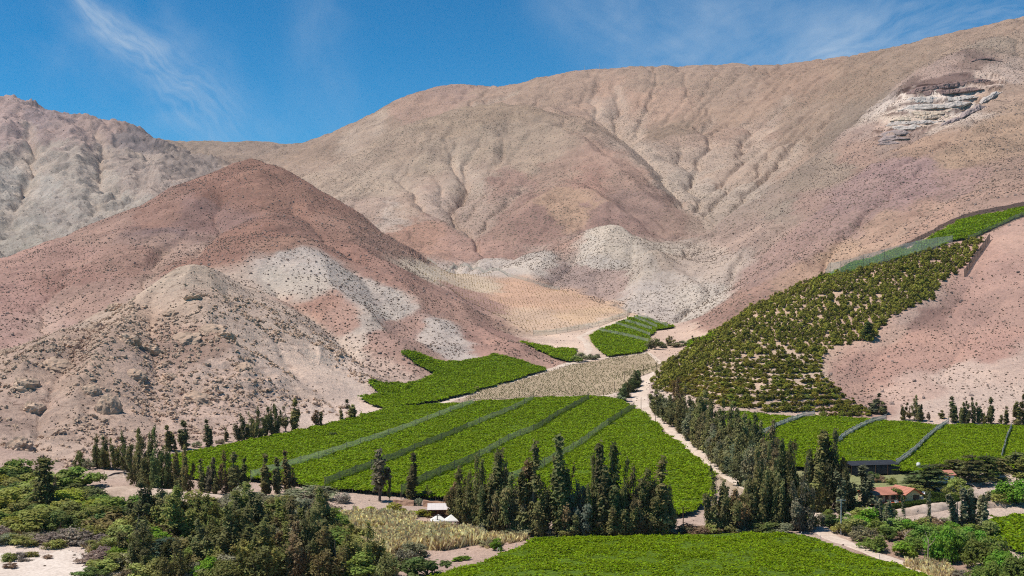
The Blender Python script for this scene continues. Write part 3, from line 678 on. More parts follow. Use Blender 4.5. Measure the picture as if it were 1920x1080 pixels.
SRC = bpy.data.collections.new("seeds")          # small source meshes for the scattered ground cover; not part of the scene
def source(name, V, Fq, m, smooth=False, tint=None):
    me = mesh_np(name, V, Fq, [m], smooth)
    if tint is not None:
        a = me.attributes.new('tint', 'FLOAT', 'FACE'); a.data.foreach_set('value', np.asarray(tint, np.float32))
    o = bpy.data.objects.new(name, me)
    return o
def scatter(name, pts, sources, smin, smax, parent_mesh=None, tilt=0.0, scales=None, flat=1.0, normals=None):
    """countless small things as one object: the source meshes set out on a cloud of points"""
    col = bpy.data.collections.new(name + "_seed")
    for s in sources: col.objects.link(s)
    pts = np.asarray(pts, np.float32)
    me = bpy.data.meshes.new(name); me.vertices.add(len(pts)); me.vertices.foreach_set('co', pts.ravel())
    sc = me.attributes.new('sc', 'FLOAT', 'POINT')
    if scales is None: scales = smin + (smax - smin) * rng.random(len(pts)) ** 1.6
    sc.data.foreach_set('value', np.asarray(scales, np.float32))
    rt = me.attributes.new('rt', 'FLOAT_VECTOR', 'POINT')
    r = np.zeros((len(pts), 3), np.float32); r[:, 2] = rng.random(len(pts)) * 6.283
    r[:, 0] = rng.normal(0, 1, len(pts)) * tilt; r[:, 1] = rng.normal(0, 1, len(pts)) * tilt
    rt.data.foreach_set('vector', r.ravel())
    o = obj(name, me)
    ng = bpy.data.node_groups.new(name, 'GeometryNodeTree')
    ng.interface.new_socket('Geometry', in_out='INPUT', socket_type='NodeSocketGeometry')
    ng.interface.new_socket('Geometry', in_out='OUTPUT', socket_type='NodeSocketGeometry')
    gi = ng.nodes.new('NodeGroupInput'); go = ng.nodes.new('NodeGroupOutput')
    ci = ng.nodes.new('GeometryNodeCollectionInfo'); ci.inputs['Collection'].default_value = col
    ci.inputs['Separate Children'].default_value = True; ci.inputs['Reset Children'].default_value = True
    ip = ng.nodes.new('GeometryNodeInstanceOnPoints'); ip.inputs['Pick Instance'].default_value = True
    a1 = ng.nodes.new('GeometryNodeInputNamedAttribute'); a1.data_type = 'FLOAT'; a1.inputs[0].default_value = 'sc'
    a2 = ng.nodes.new('GeometryNodeInputNamedAttribute'); a2.data_type = 'FLOAT_VECTOR'; a2.inputs[0].default_value = 'rt'
    ng.links.new(gi.outputs[0], ip.inputs['Points']); ng.links.new(ci.outputs[0], ip.inputs['Instance'])
    ng.links.new(a1.outputs[0], ip.inputs['Scale']); ng.links.new(a2.outputs[0], ip.inputs['Rotation'])
    last = ip.outputs[0]
    if parent_mesh is not None:
        # the leaves' own floor: a crumpled sheet beneath the scattered clumps
        oi = ng.nodes.new('GeometryNodeObjectInfo'); oi.inputs['Object'].default_value = parent_mesh
        jn = ng.nodes.new('GeometryNodeJoinGeometry')
        ng.links.new(ip.outputs[0], jn.inputs[0]); ng.links.new(oi.outputs['Geometry'], jn.inputs[0]); last = jn.outputs[0]
    ng.links.new(last, go.inputs[0])
    md = o.modifiers.new('scatter', 'NODES'); md.node_group = ng
    return tag(o, kind='stuff')

def leaf_mat(name, c=None, spread=0.35, trans=0.35, use_object=False, hue=0.03):
    """foliage: colour of the kind, varied from clump to clump and plant to plant"""
    m, t, b = mat(name)
    oi = t.nodes.new('ShaderNodeObjectInfo')
    at_ = t.nodes.new('ShaderNodeAttribute'); at_.attribute_name = 'tint'
    hs = t.nodes.new('ShaderNodeHueSaturation')
    if use_object: t.links.new(oi.outputs['Color'], hs.inputs['Color'])
    else: hs.inputs['Color'].default_value = (*c, 1)
    v = t.nodes.new('ShaderNodeMath'); v.operation = 'MULTIPLY_ADD'; v.inputs[1].default_value = spread; v.inputs[2].default_value = 1 - spread / 2
    t.links.new(oi.outputs['Random'], v.inputs[0])
    v2 = t.nodes.new('ShaderNodeMath'); v2.operation = 'MULTIPLY_ADD'; v2.inputs[1].default_value = 1.0; v2.inputs[2].default_value = 0.5
    t.links.new(at_.outputs['Fac'], v2.inputs[0])
    v3 = t.nodes.new('ShaderNodeMath'); v3.operation = 'MULTIPLY'; t.links.new(v.outputs[0], v3.inputs[0]); t.links.new(v2.outputs[0], v3.inputs[1])
    t.links.new(v3.outputs[0], hs.inputs['Value'])
    h = t.nodes.new('ShaderNodeMath'); h.operation = 'MULTIPLY_ADD'; h.inputs[1].default_value = hue; h.inputs[2].default_value = 0.5 - hue / 2
    t.links.new(at_.outputs['Fac'], h.inputs[0]); t.links.new(h.outputs[0], hs.inputs['Hue'])
    t.links.new(hs.outputs[0], b.inputs['Base Color'])
    b.inputs['Roughness'].default_value = 0.6; b.inputs['Specular IOR Level'].default_value = 0.12
    tr = t.nodes.new('ShaderNodeBsdfTranslucent'); t.links.new(hs.outputs[0], tr.inputs['Color'])
    mx = t.nodes.new('ShaderNodeMixShader'); mx.inputs[0].default_value = trans
    o = next(n for n in t.nodes if n.type == 'OUTPUT_MATERIAL')
    t.links.new(b.outputs[0], mx.inputs[1]); t.links.new(tr.outputs[0], mx.inputs[2]); t.links.new(mx.outputs[0], o.inputs[0])
    return m
def quads_at(C, size, aspect=1.0, dirs=None, flatness=0.0, r=None, norms=None):
    """one leaf quad per centre; dirs = long axis, else random"""
    r = r or rng
    n = len(C)
    d = r.normal(0, 1, (n, 3)) if dirs is None else np.asarray(dirs) + r.normal(0, 0.18, (n, 3))
    d /= np.linalg.norm(d, axis=1, keepdims=True) + 1e-9
    e = r.normal(0, 1, (n, 3))
    if norms is not None:                       # leaves face outward and up from their branch, loosely
        nn = np.asarray(norms) + r.normal(0, .45, (n, 3)); nn /= np.linalg.norm(nn, axis=1, keepdims=True) + 1e-9
        d -= nn * (d * nn).sum(1, keepdims=True); d /= np.linalg.norm(d, axis=1, keepdims=True) + 1e-9
        e = np.cross(nn, d)
    if flatness: d[:, 2] *= (1 - flatness); e[:, 2] *= (1 - flatness)
    e -= d * (e * d).sum(1, keepdims=True) / ((d * d).sum(1, keepdims=True) + 1e-9); e /= np.linalg.norm(e, axis=1, keepdims=True) + 1e-9
    s = np.asarray(size).reshape(-1, 1) * (0.7 + 0.6 * r.random((n, 1)))
    a = d * s * aspect * 0.5; b = e * s * 0.5
    V = np.stack([C - a, C + b * 1.0, C + a, C - b * 1.0], 1).reshape(-1, 3)
    return V, np.arange(4 * n).reshape(-1, 4)

# ------------------------------------------------------------------ field and track outlines (photograph columns and rows)
PX_MAIN = [(312,856),(380,842),(450,828),(600,796),(720,767),(800,758),(850,756),(900,752),(985,747),(1060,744),(1100,743),(1140,745),(1170,752),(1192,762),(1230,792),(1290,842),(1345,886),(1345,915),(1310,962),(1262,965),(1100,955),(1000,945),(850,937),(750,926),(640,917),(560,908),(475,897),(400,905),(340,890)]
PX_RIGHT = [(1345,772),(1440,777),(1540,780),(1640,786),(1760,795),(1900,798),(2050,803),(2240,808),(2240,866),(2050,872),(1900,880),(1720,884),(1600,882),(1470,876),(1400,850),(1370,810)]
PX_NEAR = [(835,1077),(880,1060),(930,1042),(1000,1012),(1100,1006),(1300,1003),(1450,1000),(1522,1005),(1545,1014),(1600,1037),(1700,1064),(1780,1088),(1860,1118),(1930,1150),(1960,1185),(960,1190),(650,1190),(700,1140),(770,1100)]
PX_STAR = [(748,660),(783,661),(793,665),(927,662),(950,665),(1030,691),(973,710),(900,730),(827,750),(780,758),(720,769),(700,758),(670,743),(707,736),(698,726),(685,713),(715,717),(760,718),(787,713),(810,698),(790,687),(773,677)]
PX_SMALL = [(973,639),(1000,645),(1080,653),(1083,663),(1073,678),(1033,668),(993,648)]
PX_UPPER = [(1105,628),(1123,618),(1160,603),(1193,592),(1240,603),(1267,613),(1233,618),(1221,630),(1213,658),(1140,668),(1123,657),(1107,640)]
PX_BIT = [(1285,642),(1297,634),(1325,630),(1345,630),(1330,640),(1300,646)]
PX_STRIP = [(1702,464),(1740,446),(1800,412),(1860,400),(1920,387),(2100,350),(2240,330),(2240,350),(2100,368),(1920,404),(1870,425),(1815,448),(1775,454),(1735,462)]
PX_NETTED = [(1524,529),(1600,508),(1700,482),(1785,454),(1740,456),(1700,466),(1640,483),(1560,508)]
PX_RFIELD = [(1832,1003),(1842,980),(1862,970),(1890,966),(1950,958),(2100,950),(2240,945),(2240,1035),(2010,1040),(1920,1035),(1870,1020)]
PX_DRY = [(850,754),(900,731),(973,713),(1032,695),(1100,680),(1142,672),(1215,661),(1288,656),(1270,678),(1240,694),(1200,706),(1168,734),(1138,742),(1060,742),(985,745),(900,750)]
PX_TERR = [(770,498),(800,491),(850,497),(900,508),(930,520),(1000,535),(1040,544),(1100,560),(1150,580),(1178,590),(1150,602),(1080,617),(1000,625),(985,622),(950,600),(900,575),(860,555),(848,546),(800,518)]
PX_REED = [(640,978),(700,972),(770,980),(800,1000),(860,1003),(885,1006),(900,1020),(830,1032),(760,1028),(735,1060),(700,1045),(680,1040),(650,1022)]
PX_ORCH = [(1238,734),(1226,717),(1256,681),(1300,651),(1345,621),(1400,584),(1450,554),(1520,528),(1600,513),(1700,486),(1790,461),(1838,451),(1836,463),(1811,500),(1790,513),(1770,526),(1745,561),(1700,581),(1665,601),(1650,621),(1635,636),(1610,641),(1580,646),(1550,661),(1538,681),(1534,701),(1545,716),(1570,736),(1600,756),(1625,775),(1560,779),(1460,771),(1400,768),(1340,760),(1300,744),(1260,737)]
W_MAIN, W_RIGHT, W_NEAR, W_STAR = wpoly(PX_MAIN, 1.5), wpoly(PX_RIGHT, 1.5), wpoly(PX_NEAR, 1.5), wpoly(PX_STAR, 1.5)
W_SMALL, W_UPPER, W_BIT, W_STRIP, W_NETTED, W_RFIELD = (wpoly(p, 1.5) for p in (PX_SMALL, PX_UPPER, PX_BIT, PX_STRIP, PX_NETTED, PX_RFIELD))
W_DRY, W_TERR, W_REED, W_ORCH = wpoly(PX_DRY), wpoly(PX_TERR), wpoly(PX_REED), wpoly(PX_ORCH)

# ------------------------------------------------------------------ vineyards on overhead trellis: a floor of foliage two metres up
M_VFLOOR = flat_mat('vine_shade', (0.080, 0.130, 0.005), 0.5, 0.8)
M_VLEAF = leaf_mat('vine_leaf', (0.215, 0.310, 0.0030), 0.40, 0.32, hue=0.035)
def clump_src(name, n, rad, size, m, flat=0.35, seed=0, up=0.55):
    r = np.random.default_rng(seed)
    C = r.normal(0, rad * 0.45, (n, 3)); C[:, 2] = np.abs(C[:, 2]) * up
    V, f = quads_at(C, np.full(n, size), 1.15, None, flat, r)
    return source(name, V, f, m, tint=r.random(n))
VINE_SRC = [clump_src('vine_clump', 9, 0.95, 0.70, M_VLEAF, 0.72, s) for s in range(4)]
def vineyard(label, poly, step, dens, group='green trellised vineyards', sc=1.0, gaps=0.0, cat='vineyard'):
    bf = lambda x, y: fbm(x, y, 5.0, 3, 0.6, seed=61) * 0.45 + fbm(x, y, 26, 2, seed=62) * 0.3
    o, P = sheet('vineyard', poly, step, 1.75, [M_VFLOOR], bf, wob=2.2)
    me = o.data
    co = np.zeros(len(me.vertices) * 3, np.float32); me.vertices.foreach_get('co', co); co = co.reshape(-1, 3)
    f = np.zeros(len(me.polygons) * 4, np.int32); me.loops.foreach_get('vertex_index', f); f = f.reshape(-1, 4)
    n = int(len(f) * step * step * dens)
    k = rng.integers(0, len(f), n); a, b = rng.random((2, n, 1))
    q = co[f[k]]
    pts = (q[:, 0] * (1 - a) + q[:, 1] * a) * (1 - b) + (q[:, 3] * (1 - a) + q[:, 2] * a) * b
    g = fbm(pts[:, 0], pts[:, 1], 7, 3, 0.6, seed=63)
    keep = rng.random(n) < np.clip(0.92 + g * 0.9, 0.35, 1)
    if gaps: keep &= ~((fbm(pts[:, 0], pts[:, 1], 8, 2, seed=64) > 0.62 - gaps * 0.3) & (rng.random(n) < 0.9))
    pts = pts[keep]; g = g[keep]
    pts[:, 2] += g * 0.35
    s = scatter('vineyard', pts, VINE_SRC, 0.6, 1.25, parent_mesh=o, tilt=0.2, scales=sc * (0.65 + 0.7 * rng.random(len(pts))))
    COL.objects.unlink(o)                       # the floor lives inside the vineyard's own object
    o.name = 'vineyard_floor'
    s.name = 'vineyard'
    return tag(s, label, cat, None, 'stuff')
V_MAIN = vineyard('large bright green vineyard across the middle, crossed by four net fences', W_MAIN, 1.5, 1.7, sc=.92)
V_RIGHT = vineyard('bright green vineyard behind the red roofed houses, crossed by grey net fences', W_RIGHT, 1.4, 2.1, sc=.82)
V_NEAR = vineyard('nearest bright green vineyard along the bottom edge in front of the tall trees', W_NEAR, 0.9, 4.2, sc=0.56, gaps=0.35)
V_STAR = vineyard('star shaped green vineyard lying against the foot of the rocky hill', W_STAR, 2.0, 1.2, sc=1.1)
vineyard('narrow green vineyard strip under the end of the red hill', W_SMALL, 1.8, 0.45, sc=1.5)
vineyard('far green vineyard with pale net bands below the orange terraces', W_UPPER, 1.8, 0.45, sc=1.5)
vineyard('tiny far patch of green vineyard beside the orchard ridge', W_BIT, 1.8, 0.45, sc=1.5)
vineyard('dark and light striped green vineyard high on the right ridge', W_STRIP, 1.8, 0.45, sc=1.5)
vineyard('green vineyard behind the long pale net above the orchard', W_NETTED, 1.8, 0.45, sc=1.5)
vineyard('small green vineyard corner at the right edge below the stony bank', W_RFIELD, 1.0, 1.1, sc=0.9)
# trellis legs along the open lower edge of the large vineyard
M_POST = flat_mat('grey_timber', (0.22, 0.18, 0.14), 0.3, 1.5)
vf = []
for a, b in zip([(475,897),(560,908),(640,917),(750,926),(850,937)], [(560,908),(640,917),(750,926),(850,937),(1000,945)]):
    for t in np.linspace(0, 1, 22):
        p = at(a[0] + (b[0] - a[0]) * t, a[1] + (b[1] - a[1]) * t + rng.uniform(-1, 1), 1.0)
        if p is not None: vf.append(tube([p - [0, 0, .2], p + [rng.uniform(-.1, .1), rng.uniform(-.3, .3), 1.9]], [.09, .07], 4))
tag(part('trellis_legs', join(*vf), M_POST, None), kind='stuff')

# bare ground showing through at the near vineyard's rim
# ------------------------------------------------------------------ leafless rows: dry vineyard and orange terraces
def furrow_mat(name, c, c2, sx, sy, rot=0.0):
    m, t, b = mat(name)
    n = mnoise(t, 0.06, 5, 0.6); n2 = mnoise(t, 0.9, 3, 0.7)
    base = ramp(t, n.outputs[0], [(0.3, c2), (0.6, c)])
    base = mixc(t, 1.0, base, ramp(t, n2.outputs[0], [(0.3, (.75, .74, .72)), (0.6, (1.08, 1.08, 1.08))]), 'MULTIPLY')
    t.links.new(base, b.inputs['Base Color']); b.inputs['Roughness'].default_value = 1.0; b.inputs['Specular IOR Level'].default_value = 0.05
    bump(t, b, n2.outputs[0], 0.4, 0.3)
    return m
o, _ = sheet('dry_field', W_DRY, 3.0, 0.22, [furrow_mat('dry_soil', srgb(186, 166, 140, .85), srgb(166, 146, 120, .85), 1, 1)], wob=2)
tag(o, kind='structure')
o, _ = sheet('terraced_field', W_TERR, 4.0, 0.35, [M_SOIL], wob=5)
_c = np.zeros(len(o.data.vertices) * 3, np.float32); o.data.vertices.foreach_get('co', _c); _c = _c.reshape(-1, 3)
_a = o.data.color_attributes.new('col', 'FLOAT_COLOR', 'POINT'); _a.data.foreach_set('color', np.concatenate([tone(_c[:, 0], _c[:, 1], _c[:, 2]), np.ones((len(_c), 1))], 1).astype(np.float32).ravel())
tag(o, kind='structure')
def twig_src(name, m, h, w, n, seed):
    r = np.random.default_rng(seed); C = r.normal(0, w * 0.35, (n, 3)); C[:, 2] = r.random(n) * h
    V, f = quads_at(C, np.full(n, w * 0.55), 1.6, None, 0, r)
    return source(name, V, f, m, tint=r.random(n))
M_DRYVINE = leaf_mat('dry_vine_twigs', (0.20, 0.18, 0.085), 0.6, 0.1)
M_TERRVINE = leaf_mat('young_vine_twigs', (0.34, 0.24, 0.11), 0.6, 0.1)
def rows(poly, dx, dy, rot, jit, drop):
    c, s = math.cos(rot), math.sin(rot); R = np.array([[c, -s], [s, c]])
    q = poly @ R; a, b = q.min(0), q.max(0)
    gx, gy = np.meshgrid(np.arange(a[0], b[0], dx), np.arange(a[1], b[1], dy), indexing='ij')
    p = np.stack([gx.ravel(), gy.ravel()], -1); p += rng.normal(0, jit, p.shape)
    p = p @ R.T
    m = in_poly(p[:, 0], p[:, 1], poly) & (rng.random(len(p)) > drop + 0.35 * (fbm(p[:, 0], p[:, 1], 40, 3, seed=70) > 0.1))
    p = p[m]
    return np.concatenate([p, ground(p[:, 0], p[:, 1])[:, None] + 0.2], 1)
tag(scatter('dry_vines', rows(W_DRY, 1.5, 3.4, 0.12, 0.3, 0.2), [twig_src('dry_vine', M_DRYVINE, 1.1, 1.2, 8, s) for s in range(3)], 0.35, 0.75), 'rows of leafless brown vines on the grey field beyond the large vineyard', 'vines', None, 'stuff')
tag(scatter('young_vines', rows(W_TERR, 3.6, 6.0, 0.05, 0.5, 0.1), [twig_src('young_vine', M_TERRVINE, 1.4, 2.0, 8, s) for s in range(3)], 0.32, 0.6), 'rows of young vines dotting the orange terraces in the side valley', 'vines', None, 'stuff')

# ------------------------------------------------------------------ tracks
M_TRACK = furrow_mat('track_dust', srgb(224, 205, 188, .88), srgb(206, 184, 166, .88), 1, 1)
def ribbon(name, pix, widths, m, h=0.18, edge=0.5, parent=None):
    P = np.array([at(u, v) for u, v in pix]); d = np.concatenate([[0], np.cumsum(np.linalg.norm(np.diff(P[:, :2], axis=0), axis=1))])
    n = max(8, int(d[-1] / 3.0)); s = np.linspace(0, d[-1], n)
    x = np.interp(s, d, P[:, 0]); y = np.interp(s, d, P[:, 1]); w = np.interp(s, d, widths)
    for _ in range(4):
        x[1:-1] = (x[:-2] + 2 * x[1:-1] + x[2:]) / 4; y[1:-1] = (y[:-2] + 2 * y[1:-1] + y[2:]) / 4
    tx, ty = np.gradient(x), np.gradient(y); l = np.hypot(tx, ty); nx, ny = -ty / l, tx / l
    V = []; K = 6
    for j in range(K + 1):
        k = j / K - 0.5
        wob = fbm(s, np.full(n, j * 9.0 if j in (0, K) else 0.0), 7, 2, seed=80) * edge * (2 if j in (0, K) else 0)
        X = x + nx * (w * k + wob * (1 if k > 0 else -1)); Y = y + ny * (w * k + wob * (1 if k > 0 else -1))
        Z = ground(X, Y) + h - (0.16 if j in (0, K) else 0) - 0.05 * (j in (2, 4))
        V.append(np.stack([X, Y, Z], -1))
    V = np.concatenate(V); i = np.arange(n - 1)
    f = np.concatenate([np.stack([i + j * n, i + 1 + j * n, i + 1 + (j + 1) * n, i + (j + 1) * n], -1) for j in range(K)])
    return tag(obj(name, mesh_np(name, V, f, [m], True), parent), kind='structure')
ribbon('dirt_track', [(1296,654),(1272,672),(1250,686),(1222,699),(1206,715),(1199,735),(1200,757),(1222,780),(1260,810),(1300,843),(1350,882),(1392,908),(1430,930),(1500,948),(1528,958),(1532,975),(1536,992)], [7,7,7,8,10,12,9,6,5.5,5.5,5.5,5,5,5,5,5,6], M_TRACK)
ribbon('dirt_track', [(1536,990),(1548,1003),(1585,1020),(1650,1043),(1720,1066),(1790,1094),(1850,1120)], [6,6,5,5,5,5,5], M_TRACK)
ribbon('dirt_track', [(1133,743),(1150,735),(1172,722),(1196,712),(1212,704)], [6,7,7,6,5], M_TRACK)
ribbon('dirt_track', [(828,757),(870,743),(920,727),(975,711),(1030,695),(1065,683),(1100,676),(1145,670),(1215,661),(1295,654)], [5,5,5,6,8,6,5,5,5,5], M_TRACK)
ribbon('dirt_track', [(1062,684),(1095,668),(1105,655),(1098,640),(1085,632),(1110,620),(1150,607),(1185,594),(1210,588)], [7,8,7,7,6,5,5,4,4], M_TRACK)
M_BED = furrow_mat('river_gravel', srgb(228, 212, 198, .9), srgb(208, 190, 176, .9), 1, 1)
o, _ = sheet('river_bed', wpoly([(-200,1042),(0,1036),(60,1040),(120,1030),(160,1040),(168,1062),(260,1073),(330,1082),(330,1150),(-300,1180)]), 1.6, 0.12, [M_BED], lambda x, y: fbm(x, y, 3, 3, seed=82) * 0.12, wob=2)
tag(o, kind='structure')
ribbon('driveway', [(1630,955),(1612,948),(1640,944),(1665,942)], [4,4,4,4], M_TRACK)
M_LAWN = flat_mat('lawn_grass', (0.065, 0.115, 0.014), 0.35, 0.5)
o, _ = sheet('lawn', wpoly([(1570,948),(1620,940),(1700,940),(1740,935),(1780,935),(1700,955),(1650,962),(1590,965)]), 1.2, 0.1, [M_LAWN], wob=1)
tag(o, kind='structure')

# ------------------------------------------------------------------ earth banks
def bank(name, pix, hs, depth, m, kind=None, label=None, cat=None, amp=0.5):
    P = np.array([at(u, v) for u, v in pix]); d = np.concatenate([[0], np.cumsum(np.linalg.norm(np.diff(P[:, :2], axis=0), axis=1))])
    n = max(10, int(d[-1] / 0.8)); s = np.linspace(0, d[-1], n)
    x = np.interp(s, d, P[:, 0]); y = np.interp(s, d, P[:, 1]); hh = np.interp(s, d, hs) * (1 + 0.25 * fbm(s, s * 0, 5, 3, seed=84))
    prof = [(0, -0.5), (0.12, 0.15), (0.24, 0.42), (0.36, 0.70), (0.50, 0.90), (0.68, 1.0), (0.95, 0.97), (1.25, 0.8), (1.7, -0.4)] if kind else [(0, -0.5), (0.12, 0.05), (0.2, 0.35), (0.28, 0.7), (0.36, 0.95), (0.55, 1.02), (0.8, 1.0), (1.0, 0.9), (1.25, -0.4)]
    tx, ty = np.gradient(x), np.gradient(y); l = np.hypot(tx, ty); nx, ny = -ty / l, tx / l
    if ny.mean() < 0: nx, ny = -nx, -ny
    V = []
    for k, (a, b) in enumerate(prof):
        off = a * depth + fbm(s, np.full(n, k * 2.2), 2.6, 3, 0.6, seed=85) * amp
        X = x + nx * off; Y = y + ny * off
        V.append(np.stack([X, Y, ground(X, Y) + b * hh + fbm(s, np.full(n, k * 3.0), 1.8, 2, seed=86) * amp * 0.25], -1))
    V = np.concatenate(V); i = np.arange(n - 1)
    f = np.concatenate([np.stack([i + j * n, i + 1 + j * n, i + 1 + (j + 1) * n, i + (j + 1) * n], -1) for j in range(len(prof) - 1)])
    o = obj(name, mesh_np(name, V, f, [m], bool(kind)))
    return tag(o, label, cat, None, kind)
M_ADOBE = furrow_mat('adobe_earth', srgb(196, 160, 134, .85), srgb(176, 140, 116, .85), 1, 1)
M_BANK = furrow_mat('stony_bank_earth', srgb(210, 188, 170, .87), srgb(184, 160, 142, .87), 1, 1)
bank('adobe_wall', [(736,947),(775,949)], [1.9, 2.1], 1.4, M_ADOBE, None, 'short crumbling adobe wall under the narrow dark tree', 'wall', .25)
bank('adobe_wall', [(792,950),(820,952),(850,953)], [2.3, 2.2, 2.0], 1.5, M_ADOBE, None, 'longer crumbling adobe wall running into the tall windbreak', 'wall', .25)
bank('stony_bank', [(1676,972),(1720,966),(1765,959),(1800,954),(1850,955),(1885,952),(1930,938),(1990,930)], [1.4, 1.9, 1.9, 1.8, 1.8, 2.0, 2.8, 3.0], 4, M_BANK, 'structure', amp=.6)
bank('earth_bluff', [(150,892),(190,900),(240,897),(290,890)], [.3, 2.0, 1.8, .2], 10, M_BANK, 'structure', amp=.6)
bank('earth_bluff', [(180,938),(215,934),(260,936),(320,942),(390,946),(450,948),(520,948)], [.3, 2.6, 2.6, 2.2, 1.8, 1.8, .3], 9, M_BANK, 'structure', amp=.7)
bank('stony_bank', [(1832,914),(1850,906),(1880,902),(1905,903)], [1, 2.2, 2.2, 1.4], 6, M_BANK, 'structure', amp=.6)
# ------------------------------------------------------------------ trees and bushes
M_LEAF = leaf_mat('tree_leaf', use_object=True, spread=0.35, trans=0.42, hue=0.05)
M_BARK = flat_mat('bark', (0.17, 0.135, 0.10), 0.4, 2.0)
M_PALEBARK = flat_mat('pale_bark', (0.42, 0.36, 0.29), 0.3, 2.0)
def finish_crown(C, size, aspect, dirs, tint, r, flatness=0.0, norms=None):
    V, f = quads_at(C, size, aspect, dirs, flatness, r, norms)
    me = mesh_np('crown', V, f, [M_LEAF], False)
    a = me.attributes.new('tint', 'FLOAT', 'FACE'); a.data.foreach_set('value', np.clip(tint, 0, 1).astype(np.float32))
    return me
def limb_mesh(segs, m=None, sides=5):
    v, f = join(*[tube(p, rr, sides) for p, rr in segs])
    return mesh_np('trunk', v, f, [m or M_BARK], True)
def plumes(r, n, n_leaf, spread, base, wid, lean=0.03, spire=0.5, leaf=0.028, asp=1.9, tops=(0.62, 1.0), gapy=0.0):
    """a tree of several upright feathery plumes; unit height, half-width about wid"""
    C, T, D, S, segs, N_ = [], [], [], [], [], []
    segs.append(([(0, 0, -0.02), (r.normal(0, .01), r.normal(0, .01), .35), (0, 0, .8)], [.018, .013, .004]))
    for i in range(n):
        a = r.random() * 6.283; d = wid * spread * math.sqrt(r.random()) * (0.0 if i == 0 else 1)
        px, py = d * math.cos(a), d * math.sin(a)
        top = 1.0 if i == 0 else r.uniform(*tops) * (1 - 0.25 * d / (wid + 1e-6))
        bot = base * r.uniform(0.6, 1.5)
        pw = wid * r.uniform(0.34, 0.55) * (1.0 if n > 1 else 2.0)
        m = int(n_leaf / n * r.uniform(.7, 1.3))
        lx, ly = r.normal(0, lean, 2)
        k = max(5, int((top - bot) * 24))                  # tufts up the plume
        tz = np.sort(r.random(k)) * (top - bot) + bot
        ta = r.random(k) * 6.283
        prof = lambda t: np.clip((1 - t) ** spire * np.minimum(1, (t * 4 + .35)), 0.08, 1)
        tt = (tz - bot) / (top - bot)
        tr = pw * prof(tt) * r.uniform(.15, .8, k)
        tx = px * (0.55 + 0.45 * tt) + np.cos(ta) * tr + lx * tt; ty = py * (0.55 + 0.45 * tt) + np.sin(ta) * tr + ly * tt
        tb = r.random(k)
        idx = r.integers(0, k, m)
        sp = pw * (0.30 + 0.35 * prof(tt[idx]))
        c = np.stack([tx[idx] + r.normal(0, 1, m) * sp * .55, ty[idx] + r.normal(0, 1, m) * sp * .55, tz[idx] + r.normal(0, 1, m) * .035], -1)
        o_ = np.stack([c[:, 0] - px * .7, c[:, 1] - py * .7, np.zeros(m)], -1); o_ /= np.linalg.norm(o_, axis=1, keepdims=True) + 1e-9; o_[:, 2] = .75; N_.append(o_)
        C.append(c); T.append(tb[idx] * .7 + r.random(m) * .3); S.append(np.full(m, leaf))
        D.append(np.stack([r.normal(0, .6, m), r.normal(0, .6, m), -np.ones(m) * r.uniform(.4, 1.2, m)], -1))
        segs.append(([(px * .2, py * .2, base * .5), (px * .8, py * .8, (bot + top) / 2), (px + lx, py + ly, top * .94)], [.009, .006, .002]))
    C = np.concatenate(C); keep = C[:, 2] > 0.01
    return finish_crown(C[keep], np.concatenate(S)[keep], asp, np.concatenate(D)[keep], np.concatenate(T)[keep], r, 0.0, np.concatenate(N_)[keep]), limb_mesh(segs)
def mound(r, n_lobe, n_leaf, leaf=0.05, squat=0.9, low=0.0, droop=0.0, asp=1.3, trunk=0.12, ragged=0.2):
    """a round-headed bush or tree of many lobes; unit height, width about 1"""
    L = []
    for i in range(n_lobe):
        a = r.random() * 6.283; q = math.sqrt(r.random()); z = low + (1 - low) * (0.12 + 0.76 * r.random() * (1 - 0.55 * q * q))
        L.append((0.40 * q * math.cos(a), 0.40 * q * math.sin(a), z * .86, r.uniform(.10, .20) * (1.15 - .3 * q)))
    L = np.array(L); k = r.integers(0, n_lobe, n_leaf)
    d = r.normal(0, 1, (n_leaf, 3)); d[:, 2] = d[:, 2] * .8 + .25; d /= np.linalg.norm(d, axis=1, keepdims=True)
    rad = L[k, 3] * (0.65 + 0.45 * r.random(n_leaf) + ragged * r.normal(0, .6, n_leaf))
    C = L[k, :3] + d * rad[:, None] * [1, 1, squat]
    tint = r.random(n_lobe)[k] * .6 + r.random(n_leaf) * .4
    D = None
    if droop:
        C[:, 2] -= np.abs(r.normal(0, droop, n_leaf)) * (C[:, 2] > .15)
        D = np.stack([r.normal(0, .35, n_leaf), r.normal(0, .35, n_leaf), -np.ones(n_leaf)], -1)
    keep = C[:, 2] > 0.0; C = C[keep]
    N_ = (d * .8 + np.array([0, 0, .45]))[keep]
    segs = [([(0, 0, -.03), (r.normal(0, .02), r.normal(0, .02), trunk + .12)], [.035, .022])]
    for i in range(min(n_lobe, 7)): segs.append(([(0, 0, trunk * .8), tuple(L[i, :3] * [.5, .5, .75]), tuple(L[i, :3])], [.018, .011, .004]))
    return finish_crown(C, np.full(len(C), leaf), asp, None if D is None else D[keep], tint[keep], r, 0.0, N_), limb_mesh(segs)
